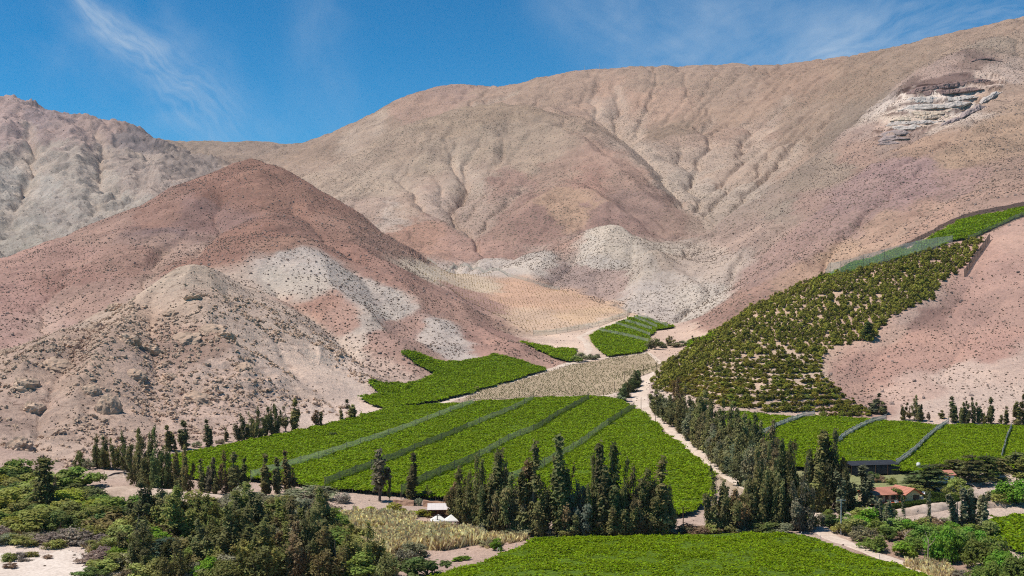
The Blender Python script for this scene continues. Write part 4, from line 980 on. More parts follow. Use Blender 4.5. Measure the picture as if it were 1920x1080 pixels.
def tiered(r, n_leaf, leaf=0.04, tiers=9, wide=0.5, dens=1.0):
    """a cedar-like conifer with level sprays"""
    C, T, D = [], [], []; segs = [([(0, 0, -.02), (0, 0, .5), (0.01, 0, .98)], [.03, .018, .004])]
    for i in range(tiers):
        z = 0.12 + .86 * (i + r.uniform(-.3, .3)) / tiers; R = wide * (1 - z * .93) ** .75 * r.uniform(.75, 1.1)
        for b in range(6):
            a = r.random() * 6.283; m = max(6, int(n_leaf / tiers / 6)); q = np.sqrt(r.random(m)); 
            x = math.cos(a) * R * q; y = math.sin(a) * R * q; w = .08 + .10 * q
            C.append(np.stack([x + r.normal(0, .05, m), y + r.normal(0, .05, m), z - .05 * q + r.normal(0, .014, m)], -1))
            T.append(np.full(m, r.random() * .6) + r.random(m) * .4); D.append(np.tile([math.cos(a), math.sin(a), -.1], (m, 1)))
            segs.append(([(0, 0, z), (math.cos(a) * R * .9, math.sin(a) * R * .9, z - .04)], [.008, .003]))
    C = np.concatenate(C)
    return finish_crown(C, np.full(len(C), leaf), 1.6, np.concatenate(D), np.concatenate(T), r, 0.0, np.tile([0, 0, 1.0], (len(C), 1)) + np.concatenate(D) * .3), limb_mesh(segs)
def R(s): return np.random.default_rng(s)
KINDS = {
 'eucalyptus': [plumes(R(100 + i), 6 + i % 3, 5200, 1.1, .05, .26, lean=.05, leaf=.024) for i in range(6)],
 'spire': [plumes(R(200 + i), 4, 4800, .6, .03, .18, lean=.03, spire=.8, leaf=.023, tops=(.45, .8)) for i in range(4)],
 'slender': [plumes(R(300 + i), 3, 1700, .7, .06, .16, lean=.05, spire=.55, leaf=.034, tops=(.55, .9)) for i in range(4)],
 'sparse': [plumes(R(400 + i), 4, 900, 1.0, .25, .17, spire=.35, leaf=.030, asp=2.2) for i in range(3)],
 'poplar': [plumes(R(500 + i), 3, 2200, .55, .04, .11, lean=.06, spire=.35, leaf=.032, asp=1.6, tops=(.7, 1)) for i in range(3)],
 'windrow': [plumes(R(600 + i), 6, 3800, 1.0, .02, .32, spire=.42, leaf=.031, tops=(.6, 1)) for i in range(5)],
 'bush': [mound(R(700 + i), 15, 2200, .055, low=.02) for i in range(5)],
 'scrub': [mound(R(800 + i), 20, 1500, .045, low=.0, ragged=.6, asp=2.4) for i in range(4)],
 'willow': [mound(R(900 + i), 26, 4200, .036, low=.12, droop=.07, asp=2.2, ragged=.3) for i in range(3)],
 'cedar': [tiered(R(1000 + i), 2600) for i in range(3)],
 'conifer': [tiered(R(1100 + i), 2600, wide=.30, tiers=13) for i in range(2)],
 'orchard': [mound(R(1200 + i), 13, 900, .085, low=.0, trunk=.03, squat=1.1) for i in range(6)],
 'sprig': [plumes(R(1300 + i), 1, 260, .3, .10, .06, lean=.16, spire=.4, leaf=.035, asp=2.4) for i in range(3)],
}
WID0 = {'eucalyptus': .44, 'spire': .26, 'slender': .27, 'sparse': .38, 'poplar': .25, 'windrow': .6, 'bush': 1.0, 'scrub': 1.0, 'willow': 1.05, 'cedar': .85, 'conifer': .5, 'orchard': 1.0, 'sprig': .15}
WID = {}
for k_, L_ in KINDS.items():
    ws = []
    for cr_, tr_ in L_:
        c_ = np.zeros(len(cr_.vertices) * 3, np.float32); cr_.vertices.foreach_get('co', c_); c_ = c_.reshape(-1, 3)
        ws.append(np.percentile(np.abs(c_[:, 0]), 93) + np.percentile(np.abs(c_[:, 1]), 93))
    WID[k_] = float(np.mean(ws))
print(WID)
TREES = []
_kc = {}
def plant(name, cat, kind, u, v, hpx, wpx, col, label, group, var=None, parts=True, pos=None):
    p = at(u, v) if pos is None else pos
    if p is None: return None
    H = hpx * p[1] / F
    W = (wpx * p[1] / F if wpx else H * WID[kind])
    i = _kc.get(kind, 0) if var is None else var
    _kc[kind] = _kc.get(kind, 0) + 1
    crown, trunk = KINDS[kind][i % len(KINDS[kind])]
    e = empty(name, (float(p[0]), float(p[1]), float(p[2])), rng.random() * 6.283)
    if kind in ('eucalyptus', 'spire'): W *= 1.3
    s = W / WID[kind]
    e.scale = (s, s, H)
    c = tuple(float(x) for x in np.clip(np.array(col) * (2.5 if kind in ('bush', 'scrub', 'willow') else 2.0) * (1 + rng.normal(0, .10)) * (1 + rng.normal(0, .05, 3)), .004, 1))
    for nm, me in (('crown', crown), ('trunk', trunk)):
        o = bpy.data.objects.new(nm, me); link(o, e)
        if nm == 'crown': o.color = (*c, 1)
    tag(e, label, cat, group)
    TREES.append((e, u, v))
    return e
def leafc(r, g, b, k=1.0): return srgb(r, g, b, k)
# foliage albedos
EUC = (.112, .100, .038); EUCD = (.082, .080, .030); EUCB = (.140, .096, .046); EUCG = (.125, .122, .070)
GRN = (.084, .108, .022); DGR = (.062, .080, .024); OLV = (.122, .122, .034); YEL = (.130, .130, .018); BRT = (.092, .142, .014)
GRY = (.115, .110, .070); PUR = (.135, .105, .085); TEAL = (.040, .068, .048); BLU = (.085, .098, .070); BRN = (.15, .11, .065); WIL = (.075, .140, .016)
ORD = ['first', 'second', 'third', 'fourth', 'fifth', 'sixth', 'seventh', 'eighth', 'ninth', 'tenth', 'eleventh', 'twelfth', 'thirteenth', 'fourteenth', 'fifteenth', 'sixteenth', 'seventeenth', 'eighteenth', 'nineteenth', 'twentieth']
ORD += ['twenty-' + o for o in ORD[:9]] + ['thirtieth'] + ['thirty-' + o for o in ORD[:9]] + ['fortieth'] + ['forty-' + o for o in ORD[:9]] + ['fiftieth']
TINTW = {id(EUC): 'olive brown', id(EUCD): 'dark green', id(EUCB): 'reddish brown', id(EUCG): 'grey green', id(GRN): 'green', id(DGR): 'deep green', id(OLV): 'olive green', id(YEL): 'yellow green', id(BRT): 'bright green', id(GRY): 'grey', id(PUR): 'purplish grey', id(TEAL): 'bluish green', id(BLU): 'blue grey', id(BRN): 'brown', id(WIL): 'light green'}
def row(items, name, cat, where, group):
    """items: (kind, u, v, h, w, colour[, own words]); labels count from the left only where look alone does not decide"""
    items = sorted(items, key=lambda q: q[1])
    hs = sorted(q[3] for q in items); med = hs[len(hs) // 2]
    looks = []
    for q in items:
        sz = 'tall ' if q[3] > med * 1.12 else 'short ' if q[3] < med * .85 else ''
        sh = {'spire': 'pointed', 'sparse': 'see-through', 'slender': 'slender', 'windrow': 'dense', 'poplar': 'narrow', 'eucalyptus': 'feathery', 'bush': 'rounded', 'scrub': 'twiggy', 'willow': 'drooping', 'cedar': 'spreading', 'conifer': 'conical', 'sprig': 'wispy'}[q[0]]
        looks.append(f"{sz}{sh} {TINTW[id(q[5])]} {cat}")
    for i, q in enumerate(items):
        if len(q) > 6 and q[6]: lb = q[6]
        else:
            same = [j for j in range(len(items)) if looks[j] == looks[i]]
            k = same.index(i)
            if len(same) == 1: lb = f"{looks[i]} {where}"
            elif k == 0: lb = f"leftmost {looks[i]} {where}"
            elif k == len(same) - 1: lb = f"rightmost {looks[i]} {where}"
            else: lb = f"{ORD[k]} {looks[i]} from the left {where}"
        nm = name if isinstance(name, str) else name[q[0]]
        plant(nm, cat, q[0], q[1], q[2], q[3], q[4], q[5], lb, group)
E, SP, SL, SA, PO, WR, B, SC, WI, CE, CO, SG = 'eucalyptus', 'spire', 'slender', 'sparse', 'poplar', 'windrow', 'bush', 'scrub', 'willow', 'cedar', 'conifer', 'sprig'
TN = {E: 'eucalyptus_tree', SP: 'cypress_tree', SL: 'slender_tree', SA: 'sparse_tree', PO: 'poplar_tree', WR: 'windbreak_tree', B: 'bush', SC: 'bush', WI: 'willow_tree', CE: 'cedar_tree', CO: 'conifer_tree', SG: 'poplar_sapling'}
# --- tall windbreak across the middle
row([(E,851,975,68,26,EUCB),(E,862,984,106,34,EUC),(E,876,987,98,30,EUC),(E,891,997,142,36,EUC),(E,905,996,134,34,EUCD),(SP,930,999,158,28,EUCD),(E,944,999,152,36,EUC),(E,958,1000,104,40,EUC),(SL,984,1002,142,30,EUCB),(E,972,1001,92,36,EUCG),(SP,1003,1004,172,30,EUC),(E,1020,1004,100,40,EUC),(SP,1053,1006,188,28,EUCD,'tallest dark pointed tree of the windbreak, left of its middle'),(SL,1041,1005,146,24,EUCD),(E,1066,1005,132,34,EUCB),(E,1089,1005,110,34,BLU),(E,1078,1006,82,34,EUC),(E,1112,1005,144,30,EUC),(SP,1129,1005,168,24,EUC),(SP,1148,1005,174,28,EUCD),(E,1171,1005,142,36,EUC),(E,1188,1005,130,36,EUC),(E,1211,1004,118,42,EUC),(E,1199,1005,96,40,EUCB),(E,1224,1003,104,36,EUC),(SP,1240,1002,142,32,EUC),(E,1256,1001,88,26,EUC),(E,1135,1006,90,36,EUC),(E,1160,1006,84,36,EUC)],
    TN, 'tree', 'in the tall middle windbreak', 'tall windbreak trees across the middle')
row([(B,1110,1004,30,34,OLV),(B,1130,1005,28,34,OLV),(B,1165,1005,34,36,YEL),(B,1190,1006,17,18,BRT),(B,1238,1004,24,26,BRT),(B,1060,1006,26,34,OLV),(B,1030,1006,22,30,EUCG),(SC,1310,1002,32,62,BRN),(B,1283,1003,20,34,EUCG),(SC,1255,1003,24,36,GRY),(B,1335,1003,24,30,OLV),(B,985,1006,18,30,EUCG),(B,960,1003,16,26,EUCG),(B,933,1032,28,22,BRT,'bright green bush at the top left corner of the nearest vineyard')],
    TN, 'bush', 'at the foot of the tall windbreak', 'bushes at the foot of the tall windbreak')
# --- clump on both sides of the track, right of the middle
row([(E,1343,1000,127,34,EUC),(E,1358,1000,100,40,EUC),(E,1375,998,88,38,EUCB),(E,1403,996,102,36,EUC),(E,1420,994,152,34,EUC),(E,1437,992,160,36,EUC),(E,1454,992,142,36,EUC),(E,1470,992,158,34,EUCD),(E,1488,994,160,36,EUC),(E,1502,997,134,36,EUCG),(E,1512,993,118,34,EUC),(E,1520,962,128,30,EUC),(SP,1535,960,146,26,EUC),(SP,1548,960,146,26,EUC),(E,1567,958,144,38,EUCD),(E,1581,953,82,36,EUC),(E,1446,985,100,44,EUC),(E,1478,990,92,44,EUCD),(E,1395,990,70,36,EUC)],
    TN, 'tree', 'in the big clump beside the track', 'trees of the big clump beside the track')
row([(B,1392,1001,20,38,EUCG),(B,1420,1001,24,40,DGR),(B,1446,1001,26,40,DGR),(B,1470,1001,24,36,EUCG),(B,1370,1002,22,34,OLV),(SC,1545,985,30,26,GRY),(B,1562,988,36,34,DGR),(B,1555,975,24,26,GRN)],
    TN, 'bush', 'under the big clump beside the track', 'bushes under the big clump')
row([(PO,1578,968,84,20,EUCG,'leaning pale poplar just behind the white power pole'),(PO,1622,950,80,26,EUCG,'silvery drooping poplar left of the red roofed house')], TN, 'tree', '', 'pale poplars by the house')
# --- row along the track
rr = np.random.default_rng(77); it = []
pth = [(1222,772),(1240,786),(1262,803),(1285,821),(1305,838),(1325,855),(1345,872),(1366,890),(1386,906),(1402,922)]
for i in range(26):
    t = i / 25 * (len(pth) - 1); k = min(int(t), len(pth) - 2); f_ = t - k
    u = pth[k][0] + (pth[k + 1][0] - pth[k][0]) * f_ + 9; v = pth[k][1] + (pth[k + 1][1] - pth[k][1]) * f_
    it.append((WR, u, v, (42 + 40 * i / 25) * rr.uniform(.8, 1.15), (24 + 16 * i / 25), [EUC, EUCG, EUC, EUCD][rr.integers(0, 4)]))
for i in range(15):
    t = i / 14
    u = 1268 + (1450 - 1268) * t; v = 782 + (905 - 782) * t
    it.append((E, u, v, (58 + 40 * t) * rr.uniform(.85, 1.25), (26 + 12 * t), [EUC, EUC, EUCD, EUCB][rr.integers(0, 4)]))
row(it, TN, 'tree', 'in the long row beside the track', 'row of trees along the dirt track')
# --- small trees by the track bend and in the middle distance
row([(WR,1170,752,32,20,DGR),(WR,1177,745,32,20,EUCD),(WR,1184,735,34,20,DGR),(WR,1190,727,32,18,EUCD),(WR,1196,719,26,14,DGR),(B,1166,754,18,14,EUCG)], TN, 'tree', 'where the two tracks meet', 'trees where the two tracks meet')
row([(B,1090,677,20,28,EUCG),(B,1107,674,15,20,EUCG),(B,1080,679,14,18,OLV),(B,1121,671,9,12,GRY),(B,1228,655,24,24,EUCD),(B,1240,652,14,18,EUCG),(E,1257,648,20,14,EUC),(B,1270,650,13,24,EUCG),(B,1284,648,13,18,EUCG),(SL,1304,646,16,8,EUC),(B,895,734,12,13,OLV),(B,1113,674,6,8,EUC)], TN, 'tree', 'round the dry field', 'small trees round the dry field')
row([(B,624,822,14,20,DGR,'round dark bush standing in the large vineyard, left of the nets'),(B,1155,801,10,24,DGR,'flat dark bush in the large vineyard near the last net')], TN, 'bush', '', 'bushes standing in the large vineyard')
# --- row at the foot of the pink hill
row([(SL,1642,777,40,20,EUCG),(SL,1653,777,24,12,EUC),(SL,1660,777,20,10,EUCG),(SL,1694,788,32,10,EUC),(SA,1706,788,24,10,EUCB),(E,1719,789,46,15,EUC),(SL,1729,789,30,12,EUC),(SA,1742,790,18,9,BRN),(SL,1768,785,16,10,EUC),(SL,1787,792,47,17,EUCD),(SL,1802,794,38,9,EUC),(SL,1808,794,43,9,EUCD),(SL,1815,794,36,9,EUC),(SL,1824,794,48,10,EUCD),(SL,1835,794,38,9,EUCD),(SL,1846,794,27,12,EUC),(SL,1858,795,50,12,EUCD),(SA,1878,796,18,10,EUC),(SL,1886,797,34,11,EUC),(SL,1909,798,56,16,EUC),(SL,1919,798,42,14,EUC),(SL,1935,799,46,14,EUC)],
    TN, 'tree', 'below the pink hill', 'slender trees at the foot of the pink hill')
# --- left rows
row([(B,150,880,42,18,EUCD),(E,183,878,62,20,EUC),(E,197,878,60,20,EUC),(SC,168,880,24,20,GRY),(E,212,880,58,20,EUC),(E,229,880,70,22,EUCD),(E,244,890,60,18,EUC),(E,257,912,104,26,EUC),(E,270,915,96,26,EUC),(E,281,919,118,28,EUC),(E,296,926,122,28,EUCD),(E,311,922,78,26,EUC),(E,331,925,84,24,EUC),(E,348,925,86,22,EUC),(SL,378,926,64,16,EUC),(SL,391,927,66,16,EUCG),(SL,405,927,62,16,EUC),(E,422,926,78,22,EUCB),(SL,438,926,78,20,EUCD),(SL,457,923,62,18,EUCD)], TN, 'tree', 'on the left earth bluff', 'trees on the earth bluff at the left')
row([(SL,317,845,46,16,EUC),(SL,329,846,30,8,EUC),(SL,348,842,54,18,EUCD),(SC,369,839,18,14,EUCG),(SL,389,838,50,17,EUCD),(SC,412,832,14,14,EUCG),(SL,424,828,24,8,EUC),(E,457,828,50,20,EUCD),(E,471,826,54,16,EUC),(E,484,823,60,18,EUCD),(SL,496,818,56,14,EUC),(E,517,817,64,18,EUCD),(SA,536,810,48,16,EUC),(SL,552,809,62,16,EUC),(SA,593,803,34,16,EUCB),(SA,602,802,30,12,EUC),(SL,640,791,26,9,EUC),(SL,661,789,38,17,EUC)], TN, 'tree', 'between rocky hill and vineyard', 'trees along the upper left vineyard edge')
row([(SL,493,930,80,22,EUC),(SL,522,926,68,16,EUCD),(SL,536,923,76,18,EUC),(SA,552,923,46,16,EUCB),(SA,712,940,98,34,GRY,'tall thin grey see-through tree before the large vineyard'),(SL,771,937,84,20,EUCD,'narrow dark tree by the short adobe wall'),(SA,731,939,42,10,EUC),(SC,784,948,20,14,GRY),(SA,797,936,26,16,EUC)], TN, 'tree', 'at the lower vineyard edge', 'scattered trees at the lower vineyard edge')
# --- round the houses
row([(CE,1742,920,52,72,DGR),(CE,1716,914,28,42,DGR),(CE,1795,903,46,56,EUCD),(CE,1822,910,62,58,EUCD),(CE,1851,902,54,54,DGR),(CE,1872,897,42,40,EUC),(CE,1905,893,50,60,EUCD),(CE,1930,900,50,50,OLV),(CE,1762,905,40,50,EUCD)], TN, 'tree', 'in the dark grove behind the houses', 'dark grove behind the houses')
row([(B,1798,932,44,44,OLV),(WI,1908,944,58,74,WIL,'bright drooping willow at the right edge above the stony bank'),(SC,1864,944,30,52,OLV),(B,1680,940,30,28,GRN,'small green tree in front of the red roofed house'),(SC,1642,944,24,18,PUR,'purplish brown bush at the left end of the house'),(SC,1673,908,20,20,OLV),(B,1640,904,26,24,DGR),(SC,1650,905,20,18,BRN),(B,1600,952,26,24,EUC),(B,1720,925,20,40,OLV)], TN, 'tree', 'in the house garden', 'garden trees and bushes of the houses')
# --- lower right thicket
row([(B,1600,1002,44,44,OLV),(B,1630,990,46,50,BRT),(B,1655,985,44,44,GRN),(SC,1637,1032,46,44,GRN),(B,1690,1042,34,46,BRT),(SC,1700,1012,30,34,BRN),(B,1715,1006,44,40,WIL),(B,1735,1026,50,44,GRN),(WI,1768,1052,90,60,WIL),(WI,1800,1050,84,56,GRN),(PO,1795,1000,76,22,EUCG),(PO,1808,996,82,22,EUCG),(PO,1822,996,84,22,EUCG),(PO,1836,998,80,20,EUCG),(PO,1660,995,56,18,EUCG),(PO,1668,998,58,16,EUCG),(WI,1848,1064,80,66,GRN),(WI,1888,1080,66,70,WIL),(WI,1925,1092,72,74,GRN),(WI,1842,1098,50,48,GRN),(WI,1868,1104,66,50,GRN),(B,1850,1096,24,44,YEL),(SC,1750,985,26,34,BRN),(SG,1697,1000,72,12,EUCG),(SG,1745,998,74,12,EUCG),(SG,1740,985,60,12,EUCG),(SC,1585,992,36,26,OLV),(B,1610,1010,30,26,EUCG),(B,1780,1005,40,40,WIL),(WI,1815,1030,52,56,WIL),(SC,1800,1082,16,30,PUR),(B,1660,1012,30,34,GRN),(B,1575,1000,26,26,OLV),(B,1618,980,34,40,OLV),(B,1642,1000,36,44,GRN),(B,1675,1000,36,40,GRN),(B,1700,990,26,34,OLV),(SC,1712,1035,36,40,GRN),(B,1730,1000,36,40,OLV),(SC,1762,1000,32,40,GRY),(B,1755,1020,44,44,GRN),(SC,1785,985,28,40,GRY),(B,1812,1012,44,44,GRN),(B,1850,1010,40,46,OLV),(SC,1625,1015,36,40,EUCG),(PO,1652,990,58,14,EUCG),(PO,1848,1004,76,18,EUCG)],
    TN, 'tree', 'in the thicket at the lower right', 'thicket at the lower right')
# --- lower left thicket along the river: named trees first
row([(CO,82,964,116,40,EUCD,'tall dark conifer above the river bed at the left'),(SA,101,950,58,12,BRN,'bare grey tree beside the tall dark conifer'),(B,38,910,38,56,DGR),(B,63,907,38,40,DGR),(B,124,917,40,54,DGR),(SL,260,1032,88,30,EUC),(CO,311,1066,62,44,TEAL),(SL,276,1037,52,20,TEAL),(E,433,1066,112,62,EUC),(E,484,1086,106,66,OLV),(E,462,1044,90,56,EUC),(E,555,1086,118,56,EUCB),(E,533,1080,100,50,OLV),(E,585,1086,124,44,EUCD),(PO,611,1078,108,24,EUCD),(PO,628,1086,92,24,EUCD),(PO,569,1090,72,24,EUCG),(PO,545,1088,66,22,EUCG),(B,511,972,44,62,GRN),(PO,516,1010,52,18,EUCG),(E,500,1060,76,50,EUC),(E,600,1030,60,30,EUC),(SC,582,935,34,72,GRY),(SC,603,960,32,56,GRY),(SC,641,943,28,28,PUR),(SC,704,1064,62,44,EUCD),(SC,722,1086,70,44,EUCD),(B,801,1084,58,76,DGR),(SC,778,1044,42,42,EUCG),(B,689,966,24,26,YEL),(B,720,969,20,26,YEL),(B,742,969,32,38,YEL),(B,791,969,20,38,YEL),(B,709,1002,20,20,YEL),(B,610,975,20,30,BRT),(B,660,1070,46,60,GRN),(B,640,1086,40,50,OLV),(SC,758,1060,50,34,GRY),(B,870,1050,10,22,BRT),(B,855,1053,9,18,BRT),(B,905,1000,24,22,EUCG),(B,920,1024,18,30,EUCG)],
    TN, 'tree', 'in the riverside thicket', 'named trees of the riverside thicket')
# --- the rest of the riverside thicket, filled in between
rr = np.random.default_rng(91); it = []; used = []
POLY_L = np.array([(-10,905),(30,905),(140,915),(170,945),(240,965),(300,955),(400,960),(470,955),(560,965),(640,985),(645,1030),(680,1060),(700,1090),(430,1092),(330,1092),(170,1066),(160,1030),(60,1028),(-10,1020)], float)
tries = 0
while len(it) < 190 and tries < 9000:
    tries += 1
    u, v = rr.uniform(-10, 700), rr.uniform(905, 1092)
    if not in_poly(np.array([u]), np.array([v]), POLY_L)[0]: continue
    if any(((u - a) / 20) ** 2 + ((v - b) / 11) ** 2 < 1 for a, b in used): continue
    used.append((u, v))
    n = vnoise(np.array([u / 60 + 3.0]), np.array([v / 40]))[0]
    if v > 1000 and u < 210: cl = [GRY, PUR, OLV][rr.integers(0, 3)]; kd = SC; h, w = 24, 38
    elif u > 250 and v > 985 and rr.random() < .34: cl = [EUC, OLV, EUCD][rr.integers(0, 3)]; kd = E; h, w = 66, 34
    elif u < 240 and v < 1000: cl = [OLV, GRN, DGR, OLV, YEL][rr.integers(0, 5)]; kd = B; h, w = 36, 50
    elif n > .55: cl = [OLV, EUC, GRN][rr.integers(0, 3)]; kd = B; h, w = 40, 50
    else: cl = [EUC, GRY, OLV, EUCG, GRN, BRT][rr.integers(0, 6)]; kd = [B, SC, WI][rr.integers(0, 3)]; h, w = 38, 46
    k = rr.uniform(.75, 1.25)
    it.append((kd, u, v, h * 1.25 * k, w * 1.2 * k * rr.uniform(.9, 1.15), cl))
top = [q for q in it if q[2] < 965]; mid = [q for q in it if 965 <= q[2] < 1015]; low = [q for q in it if q[2] >= 1015]
row(top, TN, 'bush', 'in the back of the riverside thicket', 'bushes of the riverside thicket')
row(mid, TN, 'bush', 'in the middle of the riverside thicket', 'bushes of the riverside thicket')
row(low, TN, 'bush', 'in the front of the riverside thicket', 'bushes of the riverside thicket')
row([(SC,20,1052,22,28,OLV),(SC,38,1046,18,18,PUR),(SC,60,1044,16,22,OLV),(SC,20,1066,14,22,BRN),(SC,90,1048,10,16,BRN),(SC,46,1052,9,22,PUR),(B,168,1082,28,52,DGR),(SC,240,1085,24,36,BRN)], TN, 'bush', 'on the pale gravel of the river bed', 'bushes on the river bed')

# --- orchard on the slope
ORC = (.275, .255, .040)
orch_lbl = 'one of the rounded olive green fruit trees planted in contour lines on the right slope'
cand = []; rr = np.random.default_rng(33)
GAPS = [(1465,668,70,26),(1510,585,46,26),(1570,560,40,16),(1620,585,30,14),(1420,730,40,14),(1450,610,30,18),(1500,720,30,18),(1350,690,26,12),(1560,700,20,20),(1330,715,18,10),(1640,560,18,10),(1290,700,14,10)]
a_, b_ = np.array(PX_ORCH).min(0), np.array(PX_ORCH).max(0)
grid_ = {}
for _ in range(16000):
    u, v = rr.uniform(a_[0], b_[0]), rr.uniform(a_[1], b_[1])
    if not in_poly(np.array([u]), np.array([v]), PX_ORCH)[0]: continue
    g = .82 * sum(math.exp(-(((u - c) / w) ** 2 + ((v - d) / h) ** 2)) for c, d, w, h in GAPS)
    if rr.random() < g * 0.93: continue
    p = at(u, v)
    if p is None or p[1] > 1400: continue
    # planted along the contour: slide the tree up or down the slope to its terrace
    gx_ = float(ground(p[0] + 2, p[1]) - ground(p[0] - 2, p[1])) / 4; gy_ = float(ground(p[0], p[1] + 2) - ground(p[0], p[1] - 2)) / 4
    dz_ = round(p[2] / 2.7) * 2.7 - p[2]; g2_ = gx_ * gx_ + gy_ * gy_ + .02
    p = np.array([p[0] + gx_ * dz_ / g2_, p[1] + gy_ * dz_ / g2_, 0.0]); p[2] = float(ground(p[0], p[1]))
    key = (int(p[0] / 4), int(p[1] / 4))
    ok = True
    for i in (-1, 0, 1):
        for j in (-1, 0, 1):
            for q in grid_.get((key[0] + i, key[1] + j), ()):
                if np.hypot(q[0] - p[0], q[1] - p[1]) < 3.0: ok = False
    if not ok: continue
    grid_.setdefault(key, []).append(p); cand.append((p, u, v))
cand.sort(key=lambda q: q[0][1])
big, rest = cand[:290], cand[290:]
ORCH_M = []
for crown, trunk in KINDS['orchard']:
    m1 = crown.copy(); ORCH_M.append(m1)
for i, (p, u, v) in enumerate(big):
    o = bpy.data.objects.new('orchard_tree', ORCH_M[i % len(ORCH_M)]); link(o)
    o.location = (float(p[0]), float(p[1]), float(p[2]) - .2); s = rr.uniform(5.0, 8.2)
    o.scale = (s, s, s * rr.uniform(.55, .75)); o.rotation_euler = (0, 0, rr.random() * 6.283)
    c = np.array(ORC) * rr.uniform(.7, 1.2) * (1 + rr.normal(0, .06, 3)); o.color = (*[float(x) for x in c], 1)
    tag(o, orch_lbl, 'fruit tree', 'orchard trees on the right slope')
M_ORCH = leaf_mat('orchard_leaf', ORC, 0.6, .2)
osrc = []
for me in ORCH_M:
    m2 = me.copy(); m2.materials.clear(); m2.materials.append(M_ORCH); osrc.append(bpy.data.objects.new('orchard_seed', m2))
tag(scatter('orchard_grove', [q[0] for q in rest], osrc, 4.8, 7.6), 'upper mass of the olive green orchard climbing the right slope', 'orchard', None, 'stuff')
plant('conifer_tree', 'tree', 'conifer', 1628, 637, 36, 18, DGR, 'dark upright conifer at the lower edge of the orchard by the pink hill', None)
print('trees', len(TREES), 'orchard', len(big), len(rest))
# ------------------------------------------------------------------ net fences: posts with windbreak netting between them
def net_mat(name, c, alpha):
    m, t, b = mat(name)
    n = mnoise(t, 0.8, 3, 0.6); oi = t.nodes.new('ShaderNodeObjectInfo')
    base = ramp(t, n.outputs[0], [(0.3, tuple(x * .6 for x in c)), (0.7, tuple(x * 1.3 for x in c))])
    t.links.new(mixc(t, 1.0, base, ramp(t, oi.outputs['Random'], [(0, (.68, .68, .68)), (1, (1.2, 1.2, 1.2))]), 'MULTIPLY'), b.inputs['Base Color'])
    b.inputs['Specular IOR Level'].default_value = 0.1
    tr = t.nodes.new('ShaderNodeBsdfTransparent'); mx = t.nodes.new('ShaderNodeMixShader'); mx.inputs[0].default_value = alpha
    tl = t.nodes.new('ShaderNodeBsdfTranslucent'); tl.inputs[0].default_value = (*c, 1)
    m2 = t.nodes.new('ShaderNodeMixShader'); m2.inputs[0].default_value = 0.5
    o = next(n for n in t.nodes if n.type == 'OUTPUT_MATERIAL')
    t.links.new(b.outputs[0], m2.inputs[1]); t.links.new(tl.outputs[0], m2.inputs[2])
    t.links.new(tr.outputs[0], mx.inputs[1]); t.links.new(m2.outputs[0], mx.inputs[2]); t.links.new(mx.outputs[0], o.inputs[0])
    return m
N_PALE = net_mat('pale_net', (.50, .54, .42), .36); N_DARK = net_mat('dark_net', (.10, .12, .08), .68); N_MID = net_mat('grey_net', (.25, .28, .21), .50)
N_GREY = net_mat('rolled_net', (.64, .60, .55), .80); N_VPALE = net_mat('white_net', (.66, .68, .58), .50); N_BLK = net_mat('black_net', (.07, .065, .065), .78); N_HI = net_mat('high_net', (.85, .83, .75), .42)
M_RAIL = flat_mat('rolled_edge_net', (.34, .32, .30), .3, 2)
M_WOOD = flat_mat('weathered_post', (0.16, 0.13, 0.105), 0.3, 2)
def net_fence(label, pix, hgt, panels, m, h0=2.0, group='net fences standing in the vineyards', m_at=None, rails=0, sag=.40, post=True):
    P = np.array([at(u, v, h0) for u, v in pix]); d = np.concatenate([[0], np.cumsum(np.linalg.norm(np.diff(P[:, :2], axis=0), axis=1))])
    hs = np.interp(np.linspace(0, d[-1], panels + 1), d, np.broadcast_to(np.asarray(hgt, float), (len(pix),)) if np.ndim(hgt) else np.full(len(pix), hgt))
    s = np.linspace(0, d[-1], panels + 1); X = np.interp(s, d, P[:, 0]); Y = np.interp(s, d, P[:, 1]); Z = ground(X, Y)
    e = empty('net_fence', (X[0], Y[0], Z[0])); O = np.array([X[0], Y[0], Z[0]])
    dx, dy = X[-1] - X[0], Y[-1] - Y[0]; l = math.hypot(dx, dy); nx, ny = -dy / l, dx / l
    for i in range(panels):
        K, J = 5, 5; V = []
        for a in range(K):
            t = a / (K - 1); x = X[i] + (X[i + 1] - X[i]) * t; y = Y[i] + (Y[i + 1] - Y[i]) * t
            g = float(ground(x, y)); H = hs[i] + (hs[i + 1] - hs[i]) * t
            for b in range(J):
                q = b / (J - 1); bow = (math.sin(t * math.pi) * (rng.normal(0, sag) + sag * .8) * math.sin(q * math.pi))
                zz = g + h0 - .6 + (H + .6) * q - (math.sin(t * math.pi) * sag * 1.0 * q)
                V.append((x + nx * bow - O[0], y + ny * bow - O[1], zz - O[2]))
        q = np.arange(K * J).reshape(K, J); f = np.stack([q[:-1, :-1], q[1:, :-1], q[1:, 1:], q[:-1, 1:]], -1).reshape(-1, 4)
        mm = m if m_at is None else m_at(i / panels)
        part('net_panel', (np.array(V), f), mm, e, True)
    for i in range(panels + 1):
        base = np.array([X[i] - O[0], Y[i] - O[1], float(ground(X[i], Y[i])) - O[2] - .3])
        part('post', tube([base, base + [0, 0, h0 + hs[i] + .5]], [.15, .12], 4), M_WOOD, e)
    for k in range(rails):
        fr = .25 + .5 * k / max(1, rails - 1) if rails > 1 else .5
        pts = [(X[i] - O[0], Y[i] - O[1], float(ground(X[i], Y[i])) - O[2] + h0 + hs[i] * fr + rng.normal(0, .12)) for i in range(panels + 1)]
        part('rolled_edge', tube(pts, [.15] * len(pts), 5), M_RAIL, e)
    return tag(e, label, 'net fence', group)
